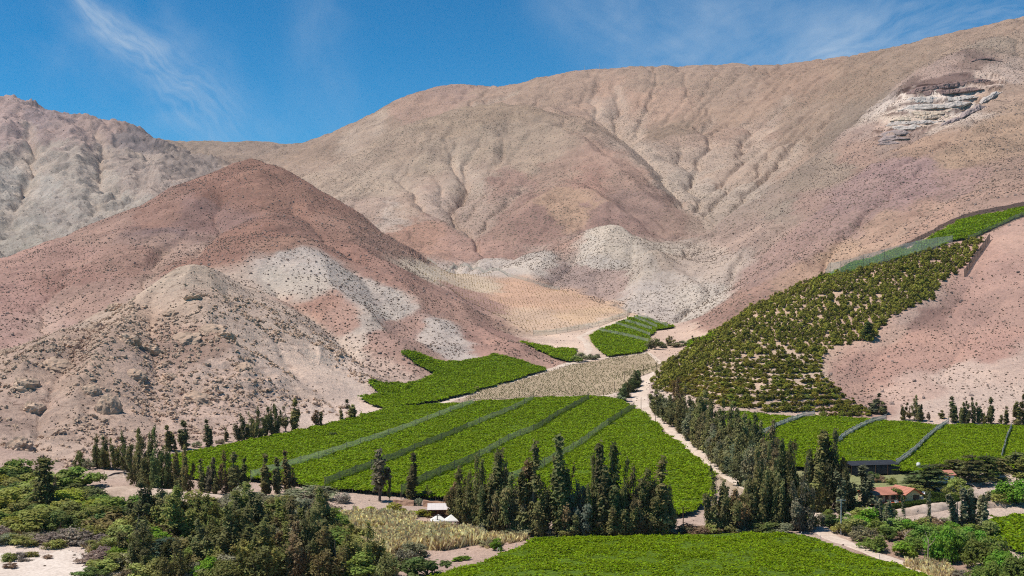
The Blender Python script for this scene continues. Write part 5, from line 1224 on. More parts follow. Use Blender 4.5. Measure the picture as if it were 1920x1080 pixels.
net_fence('pale see-through net fence, first from the left in the large vineyard', [(470,896),(500,886),(547,873),(600,858),(665,836),(726,816),(790,793),(850,769),(889,756)], 3.1, 16, N_PALE)
net_fence('second net fence in the large vineyard, dark at its near end and pale farther up', [(609,910),(640,897),(680,882),(744,858),(800,834),(853,813),(905,791),(960,769),(1000,749)], 3.2, 16, N_DARK, m_at=lambda t: N_DARK if t < .62 else N_MID)
net_fence('long dark green net fence, third from the left in the large vineyard', [(752,926),(783,907),(830,887),(888,863),(960,822),(1005,806),(1040,783),(1075,764),(1104,747)], 3.4, 18, N_DARK, m_at=lambda t: N_DARK if t < .3 or t > .6 else N_MID)
net_fence('grey net fence behind the pointed trees, rightmost in the large vineyard', [(940,905),(995,890),(1030,868),(1083,839),(1129,804),(1160,783),(1189,765)], 3.6, 15, N_MID, m_at=lambda t: N_DARK if t > .7 else N_MID)
net_fence('grey rolled net fence nearest the tree row in the right vineyard', [(1420,816),(1440,811),(1482,790),(1505,782),(1528,778)], 2.7, 10, N_GREY, rails=2)
net_fence('second grey rolled net fence from the left in the right vineyard', [(1572,829),(1577,824),(1596,811),(1616,800),(1640,789),(1662,785)], 2.7, 9, N_GREY, rails=2)
net_fence('third grey rolled net fence in the right vineyard, reaching the black shade roof', [(1680,872),(1700,858),(1718,844),(1735,826),(1757,806),(1779,792)], 2.6, 11, N_GREY, rails=2)
net_fence('rightmost grey rolled net fence in the right vineyard', [(1879,858),(1884,838),(1889,820),(1897,801)], 2.6, 9, N_GREY, rails=1)
for lb, a, b, n in (('lowest pale net band on the far green vineyard', (1123,620), (1216,641), 9), ('second pale net band from below on the far green vineyard', (1155,608), (1219,629), 8), ('middle pale net band on the far green vineyard', (1172,603), (1222,618), 7), ('second pale net band from the top on the far green vineyard', (1190,597), (1232,614), 7), ('topmost pale net band on the far green vineyard', (1196,593), (1252,612), 7)):
    net_fence(lb, [a, ((a[0] + b[0]) / 2, (a[1] + b[1]) / 2 - 1.2), b], 3.4, n, N_VPALE, group='pale net bands on the far green vineyard')
net_fence('long pale net wall running above the orchard', [(1521,529),(1560,520),(1600,510),(1650,496),(1700,482),(1745,468),(1786,454)], [6, 11, 12, 12, 12, 10, 6], 20, N_HI, h0=.6, group='nets on the right ridge')
net_fence('dark net fence along the upper edge of the striped vineyard', [(1690,470),(1720,452),(1760,430),(1810,408),(1860,397),(1920,385),(1965,377)], 4, 16, N_BLK, h0=.6, group='nets on the right ridge')
net_fence('dark green net fence along the lower edge of the striped vineyard', [(1815,451),(1840,441),(1875,427),(1920,407),(1970,394)], 5, 12, N_MID, h0=.4, group='nets on the right ridge')
net_fence('short black net fence leaning down the slope right of the orchard', [(1808,519),(1823,496),(1840,473),(1856,450)], 6, 10, N_BLK, h0=.3, group='nets on the right ridge')
net_fence('thin grey net fence along the top of the orange terraces', [(800,492),(850,496),(905,507),(960,524),(1050,543)], 4, 14, N_VPALE, h0=.5, group='nets round the orange terraces')
net_fence('thin grey net fence along the foot of the orange terraces', [(1000,628),(1060,622),(1120,611),(1175,592),(1182,585)], 5, 14, N_VPALE, h0=.5, group='nets round the orange terraces')

# ------------------------------------------------------------------ power poles, trellis stakes
M_CONC = flat_mat('pale_concrete', (.50, .50, .47), .15, 2); M_DKW = flat_mat('dark_pole_wood', (.10, .075, .055), .3, 2); M_CERAM = flat_mat('insulator', (.25, .22, .2), .1, 3)
def power_pole(u, v, hpx, m, label, arm=2.4, rz=0.0, group='power and wire poles'):
    p = at(u, v); H = hpx * p[1] / F
    e = empty('utility_pole', tuple(p), rz)
    part('pole', tube([(0, 0, -.5), (0, 0, H)], [.19, .12], 8), m, e, True)
    if arm:
        ca = part('crossarm', box((0, -.14, H - .45), (arm, .12, .14)), m, e)
        for k in (-.45, -.15, .15, .45): part('insulator', tube([(arm * k, -.14, H - .4), (arm * k, -.14, H - .12)], [.07, .05], 5), M_CERAM, ca)
    return tag(e, label, 'utility pole', group)
power_pole(1577, 1003, 68, M_CONC, 'white power pole with crossarm beside the track at the lower right', 3.0, .1)
power_pole(820, 990, 26, M_DKW, 'dark wooden pole with crossarm in front of the white tents', 2.2, 0)
power_pole(1281, 988, 38, M_DKW, 'pole with a long pale crossarm at the right end of the tall windbreak', 4.2, .2)
for i, (u, v, h, w) in enumerate([(1132,746,23,'nearest bare pole at the edge of the dry field'),(1152,736,21,'bare pole just left of the track island trees'),(1171,716,21,'bare pole rising behind the track island trees'),(1206,705,20,'bare pole on the track bend right of the island trees'),(1231,695,17,'second farthest bare pole along the dry field'),(1256,684,15,'farthest bare pole along the dry field'),(1202,769,24,'bare pole on the right corner of the large vineyard'),(1229,796,18,'bare pole beside the track, partly before the tree row')]):
    power_pole(u, v, h, M_DKW, w, 0)
M_STAKE = flat_mat('white_stake', (.62, .58, .52), .15, 3)
for i, (u, v, h, lean, lb) in enumerate([(931,1037,10,.25,'left leg of the leaning stake pair at the near vineyard corner'),(938,1036,10,-.3,'right leg of the leaning stake pair at the near vineyard corner'),(964,1030,9,.35,'left stake of the second crossed pair on the near vineyard'),(970,1029,10,-.15,'right stake of the second crossed pair on the near vineyard'),(1244,1013,9,.1,'short white stake left of the pale brown bush'),(1296,1013,8,-.5,'slanting white stake below the brown bush'),(1338,1019,15,.12,'tallest white stake on the near vineyard edge'),(1393,1010,10,-.5,'slanting white stake under the track side clump'),(1498,1007,10,.55,'strongly leaning stake beside the track mouth'),(1540,1013,9,-.2,'white stake at the start of the lower track'),(1650,1051,12,-.1,'lone white stake on the lower track edge'),(1723,873+9,10,0,'white post next to the black shade roof')]):
    p = at(u, v); H = h * p[1] / F
    o = part('trellis_stake', tube([(0, 0, -.2), (H * lean, 0, H)], [.10, .08], 5), M_STAKE, None); o.location = tuple(p)
    tag(o, lb, 'stake', 'white trellis stakes')
# radio masts on the skyline
M_STEEL = flat_mat('mast_steel', (.6, .6, .6), .1, 1)
for u, v, h, lb in ((1124,133,14,'taller radio mast on the mountain skyline'),(1096,134,11,'shorter radio mast on the mountain skyline')):
    p = at(u, v); H = h * p[1] / F
    e = empty('radio_mast', tuple(p))
    part('mast', tube([(0, 0, -1), (0, 0, H)], [.45, .3], 4), M_STEEL, e)
    for k in (.45, .65, .85): part('antenna', box((0, 0, H * k), (1.8, 1.8, 1.2)), M_STEEL, e)
    tag(e, lb, 'radio mast', 'radio masts')

# ------------------------------------------------------------------ houses
M_TILE = flat_mat('clay_tile', srgb(208, 142, 120, .8), .16, 3.0)
M_CREAM = flat_mat('cream_plaster', srgb(236, 206, 160, .85), .06, .6); M_WHITE = flat_mat('white_paint', (.75, .74, .71), .05, .8)
M_DKWOOD = flat_mat('brown_wood', (.16, .085, .05), .25, 3); M_FASC = flat_mat('orange_fascia', srgb(226, 120, 84, .8), .1, 2); M_DARKGL = flat_mat('dark_glass', (.035, .04, .045), .2, 1, .2)
M_TIN = flat_mat('pale_tin', srgb(222, 212, 206, .85), .06, .8); M_CANVAS = flat_mat('white_canvas', (.80, .77, .70), .04, .8); M_SHADE = flat_mat('shade_cloth', (.030, .033, .040), .25, .6)
M_AC = flat_mat('metal_box', (.45, .44, .42), .2, 3)
def slab(pts, th=.12):
    """thick panel from 4 corner points"""
    a = np.array(pts, float); n = np.cross(a[1] - a[0], a[3] - a[0]); n /= np.linalg.norm(n); b = a - n * th
    return np.concatenate([a, b]), np.array([(0, 1, 2, 3), (7, 6, 5, 4), (0, 4, 5, 1), (1, 5, 6, 2), (2, 6, 7, 3), (3, 7, 4, 0)])
def tiled(parent, c00, c10, c11, c01, nx, ny):
    """roof slope: deck plus raised courses of clay tiles (each course its own strip)"""
    c = [np.array(q, float) for q in (c00, c10, c11, c01)]
    r = part('roof', slab(c, .14), M_FASC, parent)
    n = np.cross(c[1] - c[0], c[3] - c[0]); n /= np.linalg.norm(n)
    for j in range(ny):
        a, b = j / ny, (j + 1.12) / ny
        p = lambda s, t: c[0] * (1 - s) * (1 - t) + c[1] * s * (1 - t) + c[2] * s * t + c[3] * (1 - s) * t
        K = nx * 2; V = []
        for i in range(K + 1):
            w = .035 if i % 2 else 0
            V.append(p(i / K, a) + n * (.07 + w)); V.append(p(i / K, min(b, 1)) + n * (.015 + w))
        f = np.array([(2 * i, 2 * i + 2, 2 * i + 3, 2 * i + 1) for i in range(K)])
        part('tile_course', (np.array(V), f), M_TILE, r)
    return r
p = at(1679, 941)
HS = 1.0
e = empty('house', tuple(p), math.radians(20)); e.scale = (1.16, 1.12, 1.12)
EH, RH_ = 2.5, 1.7
# long wing: gable ends left, ridge along x
wl = part('wall', join(box((-3.6, 3.0, EH / 2), (10.8, 5.4, EH))), M_CREAM, e)
tiled(e, (-9.6, -.9, EH - .15), (2.0, -.9, EH - .15), (2.0, 3.0, EH + RH_), (-9.6, 3.0, EH + RH_), 26, 7)
tiled(e, (2.0, 6.6, EH - .1), (-9.6, 6.6, EH - .1), (-9.6, 3.0, EH + RH_), (2.0, 3.0, EH + RH_), 26, 7)
g = part('gable', (np.array([(-8.95, .3, EH), (-8.95, 5.7, EH), (-8.95, 3.0, EH + RH_ - .22), (-8.75, .3, EH), (-8.75, 5.7, EH), (-8.75, 3.0, EH + RH_ - .22)]), np.array([(0, 2, 1, 1), (3, 4, 5, 5), (0, 1, 4, 3), (1, 2, 5, 4), (2, 0, 3, 5)])), M_DKWOOD, e)
# gabled wing coming forward on the right
part('wall', box((4.6, 2.0, EH / 2), (5.2, 7.6, EH)), M_CREAM, e, loc=(0, 0, 0))
tiled(e, (1.35, 6.4, EH - .25), (1.35, -2.9, EH - .25), (4.6, -2.9, EH + RH_), (4.6, 6.4, EH + RH_), 18, 6)
tiled(e, (7.85, -2.9, EH - .25), (7.85, 6.4, EH - .25), (4.6, 6.4, EH + RH_), (4.6, -2.9, EH + RH_), 18, 6)
part('gable', (np.array([(2.0, -1.81, EH), (7.2, -1.81, EH), (4.6, -1.81, EH + RH_ - .2), (2.0, -1.6, EH), (7.2, -1.6, EH), (4.6, -1.6, EH + RH_ - .2)]), np.array([(0, 1, 2, 2), (3, 5, 4, 4), (0, 3, 4, 1), (1, 4, 5, 2), (2, 5, 3, 0)])), M_CREAM, e)
part('fascia', slab([(1.25, -2.98, EH - .45), (4.6, -2.98, EH + RH_ - .2), (4.6, -2.98, EH + RH_ + .08), (1.25, -2.98, EH - .2)], .1), M_FASC, e)
part('fascia', slab([(4.6, -2.98, EH + RH_ - .2), (7.95, -2.98, EH - .45), (7.95, -2.98, EH - .2), (4.6, -2.98, EH + RH_ + .08)], .1), M_FASC, e)
d_ = part('door', box((5.35, -1.84, 1.05), (1.0, .08, 2.1)), M_DKWOOD, e)
w_ = part('window', box((6.4, -1.83, 1.35), (.9, .06, 1.3)), M_DKWOOD, e); part('pane', box((6.4, -1.87, 1.35), (.7, .04, 1.1)), M_DARKGL, w_)
for x in (-7.4, -5.0, -.6):
    w_ = part('window', box((x, .27, 1.35), (1.3, .08, 1.2)), M_DKWOOD, e); part('pane', box((x, .22, 1.35), (1.1, .04, 1.0)), M_DARKGL, w_)
part('door', box((-2.8, .26, 1.05), (1.1, .1, 2.1)), M_DKWOOD, e)
for x in (-9.3, -6.2, -3.1, .4): part('porch_post', box((x, -.6, EH / 2), (.18, .18, EH - .2)), M_DKWOOD, e)
part('terrace', box((-4, -.7, .06), (12, 2.4, .24)), M_FASC, e)
part('air_conditioner', box((7.6, -2.05, 1.1), (1.0, .6, .8)), M_AC, e)
di = part('satellite_dish', tube([(7.75, -2.5, 2.62), (7.75, -2.62, 2.66), (7.75, -2.75, 2.72)], [.06, .3, .55], 12), M_WHITE, e, True)
tag(e, 'cream house with two salmon tiled gabled roofs behind the clipped hedge', 'house')
for i, (x, y) in enumerate([(-4.0, -2.6), (-1.9, -2.7), (-.9, -2.4)]):
    c, s = math.cos(math.radians(20)), math.sin(math.radians(20))
    q = empty('garden_chair', (p[0] + x * c - y * s, p[1] + x * s + y * c, float(ground(p[0] + x * c - y * s, p[1] + x * s + y * c)) + .05), .4 * i)
    part('seat', box((0, 0, .42), (.6, .6, .08)), M_WHITE, q); part('backrest', box((0, .28, .75), (.6, .07, .7)), M_WHITE, q)
    for a in (-.25, .25):
        for b in (-.25, .25): part('leg', box((a, b, .19), (.06, .06, .38)), M_WHITE, q)
    tag(q, ('leftmost', 'middle', 'rightmost')[i] + ' white garden chair on the terrace of the house', 'chair', 'white garden chairs')
# second house, mostly hidden in the grove
p = at(1789, 925)
e = empty('house', tuple(p + [0, 8, 0]), math.radians(14))
e.location.z = float(ground(p[0], p[1] + 8)) + 2.6
part('wall', box((0, 2.5, 0.2), (6.5, 5, 5.2)), M_WHITE, e)
tiled(e, (-3.9, -.6, 2.6), (3.9, -.6, 2.6), (3.9, 2.5, 4.1), (-3.9, 2.5, 4.1), 16, 5)
tiled(e, (3.9, 5.6, 2.6), (-3.9, 5.6, 2.6), (-3.9, 2.5, 4.1), (3.9, 2.5, 4.1), 16, 5)
w_ = part('window', box((-1.6, -.04, 1.4), (1.2, .08, 1.1)), M_DKWOOD, e); part('pane', box((-1.6, -.1, 1.4), (1.0, .04, .9)), M_DARKGL, w_)
part('door', box((1.2, -.04, 1.05), (1.0, .08, 2.1)), M_DKWOOD, e)
tag(e, 'small white house whose salmon roof shows between the dark cedars', 'house')
# shade cloth shed
p = at(1662, 900)
e = empty('shade_shed', tuple(p), .02)
e.location.y += 20; e.location.z = float(ground(p[0], p[1] + 20))
W_, D_, H_ = 19.5, 11.0, 4.6
for i in range(4):
    x0 = -W_ / 2 + i * W_ / 4; x1 = x0 + W_ / 4
    for j in range(2):
        y0 = -D_ / 2 + j * D_ / 2; y1 = y0 + D_ / 2
        K = 5; V = []
        for a in range(K):
            for b in range(K):
                s, t = a / (K - 1), b / (K - 1)
                V.append((x0 + (x1 - x0) * s, y0 + (y1 - y0) * t, H_ + (x0 + (x1 - x0) * s) * .03 + (y0 + (y1 - y0) * t) * .05 - .35 * math.sin(s * math.pi) * math.sin(t * math.pi)))
        q = np.arange(K * K).reshape(K, K); f = np.stack([q[:-1, :-1], q[1:, :-1], q[1:, 1:], q[:-1, 1:]], -1).reshape(-1, 4)
        part('roof_cloth', (np.array(V), f), M_SHADE, e, True)
for i in range(5):
    for y in (-D_ / 2, 0, D_ / 2):
        x = -W_ / 2 + i * W_ / 4; part('post', box((x, y, H_ / 2 - .3), (.14, .14, H_ - .2 + x * .03)), M_DKWOOD, e)
for i in range(4):
    x0 = -W_ / 2 + i * W_ / 4
    part('side_cloth', box((x0 + W_ / 8, -D_ / 2 + .1, 2.0 + (.5 if i == 2 else 0)), (W_ / 4 - .1, .05, 3.4)), M_SHADE, e)
    part('side_cloth', box((x0 + W_ / 8, D_ / 2 - .1, 2.0), (W_ / 4 - .1, .05, 3.6)), M_SHADE, e)
tag(e, 'shed of black shade cloth on posts behind the red roofed house', 'shed')
# white water tank beside it
p = at(1722, 884); p[2] = float(ground(p[0], p[1]))
e = empty('water_tank', tuple(p))
part('tank', tube([(0, 0, 2.3), (0, 0, 3.4), (0, 0, 3.65)], [.75, .75, .3], 12), M_WHITE, e, True)
for a in (-.5, .5):
    for b in (-.5, .5): part('leg', box((a, b, 1.1), (.14, .14, 2.5)), M_DKWOOD, e)
tag(e, 'small white water tank on legs beside the black shade shed', 'water tank')
# tin roofed shed and white tents by the cane
p = at(829, 976); e = empty('open_shed', tuple(p), .05); e.location.y += 6; e.location.z = float(ground(p[0], p[1] + 6))
for i in range(8):
    x0 = -5.2 + i * 1.3
    part('roof_sheet', slab([(x0, -2.6, 3.0), (x0 + 1.28, -2.6, 3.0), (x0 + 1.28, 3.2, 4.3), (x0, 3.2, 4.3)], .06), M_TIN, e)
part('beam', box((0, -2.5, 2.85), (10.6, .16, .22)), M_DKWOOD, e); part('beam', box((0, 3.0, 4.02), (10.6, .16, .22)), M_DKWOOD, e)
for x in (-5, -1.7, 1.7, 5): part('post', box((x, -2.5, 1.3), (.18, .18, 2.9)), M_DKWOOD, e); part('post', box((x, 3.0, 1.9), (.18, .18, 4.1)), M_DKWOOD, e)
part('wall', box((0, 3.1, 1.7), (10.2, .12, 3.4)), M_DKWOOD, e)
tag(e, 'open shed with a pale tin roof left of the tall windbreak', 'shed')
def tent(u, v, w, h, lb, sheets=1):
    p = at(u, v); e = empty('canopy_tent', tuple(p), .2)
    V = [(0, 0, h)] + [(w / 2 * math.cos(a), w / 2 * math.sin(a), h * .55) for a in np.linspace(math.pi / 4, 2 * math.pi + math.pi / 4, 5)[:-1]]
    V += [(w / 2 * 1.02 * math.cos(a), w / 2 * 1.02 * math.sin(a), h * .45) for a in np.linspace(math.pi / 4, 2 * math.pi + math.pi / 4, 5)[:-1]]
    f = [(0, 1 + i, 1 + (i + 1) % 4, 1 + (i + 1) % 4) for i in range(4)] + [(1 + i, 5 + i, 5 + (i + 1) % 4, 1 + (i + 1) % 4) for i in range(4)]
    part('canopy', (np.array(V), np.array(f)), M_CANVAS, e)
    for a in np.linspace(math.pi / 4, 2 * math.pi + math.pi / 4, 5)[:-1]: part('leg', tube([(w / 2 * .95 * math.cos(a), w / 2 * .95 * math.sin(a), -.1), (w / 2 * .95 * math.cos(a), w / 2 * .95 * math.sin(a), h * .55)], [.05, .05], 5), M_STEEL, e)
    tag(e, lb, 'tent', 'white tents by the cane')
tent(822, 988, 6.5, 4.0, 'larger peaked white tent beside the dark wooden pole')
tent(846, 987, 5.5, 3.8, 'peaked cream tent at the edge of the tall windbreak')
tent(832, 996, 3.6, 2.9, 'small white tent in front of the two peaked ones')
# little plank hut by the bank
p = at(1828, 941); e = empty('plank_hut', tuple(p), -.35)
M_PLK = flat_mat('pale_planks', (.48, .38, .30), .25, 2)
for i in range(6): 
    x = -1.5 + i * .6
    part('plank', slab([(x, -1.4, 0), (x + .56, -1.4, 0), (x * .35 + .05, 0, 3.0), (x * .35 - .1, 0, 3.0)][:2] + [(x * .55 + .5, .6, 2.9), (x * .55, .6, 2.9)], .06), M_PLK, e)
part('door', slab([(-1.7, -1.3, 0), (-1.7, 1.6, 0), (-1.2, .8, 2.9), (-1.2, .4, 2.9)], .08), M_WHITE, e)
part('beam', tube([(.3, -.2, 3.0), (2.3, -1.5, .1)], [.12, .12], 5), M_PLK, e)
tag(e, 'small pale plank hut above the stony bank', 'hut')

# bedded cliff high on the right: ledges of hard rock, each undercut
def ledge(parent, pix, hpx, depth, m, seed):
    P = [at(u, v) for u, v in pix]; P = np.array([q for q in P if q is not None]); d = np.concatenate([[0], np.cumsum(np.linalg.norm(np.diff(P[:, :2], axis=0), axis=1))])
    n = max(24, int(d[-1] / 2.2)); s = np.linspace(0, d[-1], n); x = np.interp(s, d, P[:, 0]); y = np.interp(s, d, P[:, 1]); zb = np.interp(s, d, P[:, 2])
    H = 1.2 * hpx * y / F * np.clip(np.minimum(s, d[-1] - s) / 22, .15, 1) * (1 + .45 * fbm(s, s * 0, 28, 4, .6, seed=seed))
    prof = [(.42, -.6), (.34, -.02), (-.02, .08), (.02, .3), (.12, .5), (.2, .78), (.42, .98), (.9, 1.08), (1.6, 1.1), (2.4, .2)]
    V = []
    for k, (a, b) in enumerate(prof):
        blk = np.floor(fbm(s, np.full(n, k * .8), 13, 3, .6, seed=seed + 1) * 4) / 4
        V.append(np.stack([x + fbm(s, np.full(n, k * 5.), 9, 2, seed=seed + 2) * 1.5, y + a * depth + blk * depth * .45, zb + b * H + fbm(s, np.full(n, k * 4.), 10, 3, seed=seed + 3) * 1.4], -1))
    V = np.concatenate(V); i = np.arange(n - 1)
    f = np.concatenate([np.stack([i + j * n, i + 1 + j * n, i + 1 + (j + 1) * n, i + (j + 1) * n], -1) for j in range(len(prof) - 1)])
    return part('ledge', (V, f), m, parent)
def rockm(name, c): 
    m, t, b = mat(name); n = mnoise(t, .09, 6, .7); n2 = mnoise(t, .5, 4, .7)
    k = ramp(t, n.outputs[0], [(.32, tuple(x * .62 for x in c)), (.46, c), (.7, tuple(min(.8, x * 1.15) for x in c))])
    t.links.new(mixc(t, 1.0, k, ramp(t, n2.outputs[0], [(.3, (.7, .68, .67)), (.55, (1.05, 1.05, 1.05))]), 'MULTIPLY'), b.inputs['Base Color']); bump(t, b, n2.outputs[0], .8, 1.5); return m
M_CW = rockm('white_rock', srgb(206, 192, 182, .85)); M_CM = rockm('maroon_rock', srgb(150, 122, 114, .8)); M_CC = rockm('cream_rock', srgb(212, 190, 168, .85)); M_CG = rockm('mauve_rock', srgb(176, 156, 150, .82))
cl_ = empty('rock_cliff', (0, 0, 0))
for i, (pix, h, dp, m) in enumerate([
 ([(1758,240),(1785,231),(1808,222)], 7, 12, M_CG), ([(1800,222),(1826,211),(1850,199)], 8, 12, M_CG), ([(1838,196),(1860,184),(1880,172)], 7, 12, M_CW), ([(1812,118),(1845,112),(1880,116)], 5, 12, M_CM), ([(1640,272),(1664,272),(1690,269)], 7, 10, M_CG), ([(1640,266),(1672,264),(1706,260)], 9, 12, M_CG), ([(1646,257),(1690,254),(1722,250)], 9, 12, M_CG), ([(1652,247),(1700,244),(1738,239)], 8, 12, M_CW), ([(1660,237),(1700,234),(1752,231),(1772,226)], 7, 14, M_CW),
 ([(1668,228),(1710,226),(1760,222),(1790,216)], 7, 12, M_CC), ([(1676,219),(1720,217),(1770,214),(1806,207)], 8, 14, M_CC), ([(1683,208),(1730,206),(1780,203),(1822,194)], 9, 14, M_CW), ([(1686,197),(1730,194),(1790,190),(1836,182)], 10, 16, M_CW), ([(1686,186),(1720,182),(1770,177),(1846,168)], 9, 14, M_CM), ([(1700,177),(1750,168),(1800,163),(1862,152)], 8, 12, M_CM)]):
    ledge(cl_, pix, h, dp, m, 400 + i * 5)
_p = at(1745, 262); cl_.location = tuple(_p)
for ch_ in cl_.children: ch_.location = tuple(-_p)
tag(cl_, 'banded cliff of white and maroon ledges high on the right mountainside', 'cliff')

# clipped hedge: two runs meeting at a corner, each a solid leafy body
M_HEDGE = leaf_mat('hedge_leaf', (.075, .115, .014), .2, .2)
def hedge_run(parent, a, b, w, h, seed):
    r = np.random.default_rng(seed); a = np.array(a); b = np.array(b); L = np.linalg.norm(b - a); d = (b - a) / L; n = np.array([-d[1], d[0]])
    m = int(L * (w + 2 * h) * 26); s = r.random(m) * L; f = r.random(m) * (w + 2 * h)
    off = np.where(f < h, -w / 2, np.where(f > h + w, w / 2, f - h - w / 2)); z = np.where(f < h, f, np.where(f > h + w, w + 2 * h - f, h))
    x = a[0] + d[0] * s + n[0] * off; y = a[1] + d[1] * s + n[1] * off
    C = np.stack([x, y, ground(x, y) + z], -1) + r.normal(0, .07, (m, 3))
    V, q = quads_at(C, np.full(m, .34), 1.2, None, 0, r)
    me = mesh_np('foliage', V, q, [M_HEDGE]); t = me.attributes.new('tint', 'FLOAT', 'FACE'); t.data.foreach_set('value', (r.random(m) * .5 + .1).astype(np.float32))
    obj('foliage', me, parent)
    bx = []
    k = max(2, int(L / 2))
    for i in range(k):
        c0 = a + d * L * (i + .5) / k; bx.append(box((c0[0], c0[1], float(ground(c0[0], c0[1])) + h / 2 - .1), (L / k + .02, w - .16, h - .1), math.atan2(d[1], d[0])))
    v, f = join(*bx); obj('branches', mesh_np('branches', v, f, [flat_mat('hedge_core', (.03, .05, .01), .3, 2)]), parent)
A, B_, C_, D2 = (at(*q)[:2] for q in ((1655, 964), (1797, 948), (1795, 942), (1732, 933)))
e = tag(empty('hedge', (0, 0, 0)), 'long clipped green hedge along the front of the house garden', 'hedge'); hedge_run(e, A, B_, 2.6, 2.6, 1)
e = tag(empty('hedge', (0, 0, 0)), 'shorter clipped hedge running back from the corner toward the house', 'hedge'); hedge_run(e, C_, D2, 2.2, 2.2, 2)

for e, q in ((next(o for o in COL.objects if o.get('label', '').startswith('long clipped')), at(1727, 957)), (next(o for o in COL.objects if o.get('label', '').startswith('shorter clipped')), at(1765, 938))):
    e.location = tuple(q)
    for ch_ in e.children: ch_.location = tuple(-q)
# bare dead trees at the lower right
M_DEAD = flat_mat('bleached_wood', (.42, .33, .24), .25, 3)
def dead_tree(u, v, hpx, seed, lb):
    p = at(u, v); H = hpx * p[1] / F; r = np.random.default_rng(seed)
    e = empty('dead_tree', tuple(p)); segs = []
    part('trunk', tube([(0, 0, -.2), (r.normal(0, .1), 0, H * .35), (.2, .1, H * .62)], [.20, .15, .11], 6), M_DEAD, e, True)
    for i in range(6):
        a = i / 6 * 6.28 + r.random(); z0 = H * r.uniform(.35, .62); k = r.uniform(.2, .42) * H
        b = np.array([.15, 0, z0]); m = b + np.array([math.cos(a) * k * .5, math.sin(a) * k * .5, k * .35]); t = m + np.array([math.cos(a + .6) * k * .3, math.sin(a + .6) * k * .3, k * .55])
        br = part('branch', tube([b, m, t], [.08, .055, .02], 5), M_DEAD, e, True)
        part('twig', tube([m, m + np.array([math.cos(a - .9) * k * .35, math.sin(a - .9) * k * .35, k * .3])], [.04, .015], 4), M_DEAD, br, True)
    tag(e, lb, 'dead tree', 'bare dead trees')
dead_tree(1740, 1056, 72, 1, 'bleached dead tree with forked branches before the lower right willows')
dead_tree(1697, 1024, 42, 2, 'smaller bare dead tree left of the forked one')

# ------------------------------------------------------------------ cane and dry grass
M_CANE = leaf_mat('cane_leaf', (.68, .55, .31), .5, .35, hue=.07)
def cane_src(seed, h=1.0):
    r = np.random.default_rng(seed); n = 26; b = r.normal(0, .16, (n, 2)); V = []; f = []
    for i in range(n):
        lean = r.normal(0, .22, 2); hh = h * r.uniform(.55, 1.0); w = .035
        a = r.random() * 6.28; dx, dy = math.cos(a) * w, math.sin(a) * w
        x, y = b[i]; V += [(x - dx, y - dy, 0), (x + dx, y + dy, 0), (x + lean[0] * hh + dx * .8, y + lean[1] * hh + dy * .8, hh), (x + lean[0] * hh * 1.3 - dx, y + lean[1] * hh * 1.3 - dy, hh * .93)]
        f.append((4 * i, 4 * i + 1, 4 * i + 2, 4 * i + 3))
    return source('cane_tuft', np.array(V), np.array(f), M_CANE, tint=r.random(n))
CANE = [cane_src(s) for s in range(4)]
def rand_in(poly, n, dens=None):
    a, b = poly.min(0), poly.max(0); q = a + rng.random((n * 3, 2)) * (b - a)
    q = q[in_poly(q[:, 0], q[:, 1], poly)][:n]
    return np.concatenate([q, ground(q[:, 0], q[:, 1])[:, None] - .1], 1)
pts = rand_in(W_REED, 5200)
pts = pts[fbm(pts[:, 0], pts[:, 1], 14, 2, seed=90) > -.35]
tag(scatter('reed_bed', pts, CANE, 2.4, 4.6, tilt=.1), 'dense bed of straw coloured cane left of the tall windbreak', 'cane', None, 'stuff')
pts = np.concatenate([rand_in(wpoly(q), n) for q, n in (([(-5,985),(70,988),(75,1003),(-5,1000)], 260), ([(140,1008),(200,1010),(205,1030),(165,1036)], 160), ([(300,1060),(350,1050),(355,1085),(310,1090)], 120), ([(700,1045),(740,1040),(745,1085),(700,1090)], 160), ([(650,985),(690,980),(700,1050),(650,1040)], 300), ([(905,1005),(1000,1003),(985,1013),(910,1030)], 180), ([(1690,1060),(1760,1050),(1800,1075),(1760,1085)], 160))])
tag(scatter('dry_grass', pts, CANE, 1.0, 2.4, tilt=.12), 'patches of pale dry grass between the riverside bushes', 'grass', None, 'stuff')

# ------------------------------------------------------------------ desert shrubs, stones and outcrops on the slopes
M_SHRUB = leaf_mat('desert_shrub', (.32, .25, .165), .65, .05, hue=.05)
M_ROCK = flat_mat('outcrop_rock', (.46, .325, .235), .35, .25)
def blob(name, seed, m, squash=.75, lump=.35, smooth=False):
    import bmesh
    bm = bmesh.new(); bmesh.ops.create_icosphere(bm, subdivisions=1 if m is not M_ROCK else 2, radius=1.0)
    r = np.random.default_rng(seed)
    for v in bm.verts:
        k = 1 + r.normal(0, lump * .5); v.co = v.co * max(.45, k); v.co.z *= squash; v.co.z += squash * .25
    me = bpy.data.meshes.new(name); bm.to_mesh(me); bm.free(); me.materials.append(m)
    return bpy.data.objects.new(name, me)
SHR = [blob('shrub_seed', s, M_SHRUB) for s in range(4)]
M_ROCK2 = flat_mat('slope_stone', (.27, .195, .165), .35, .25)
STN2 = [blob('stone_seed', 40 + s, M_ROCK2, .7, .55) for s in range(4)]
STN = [blob('stone_seed', 20 + s, M_ROCK, .7, .55) for s in range(4)]
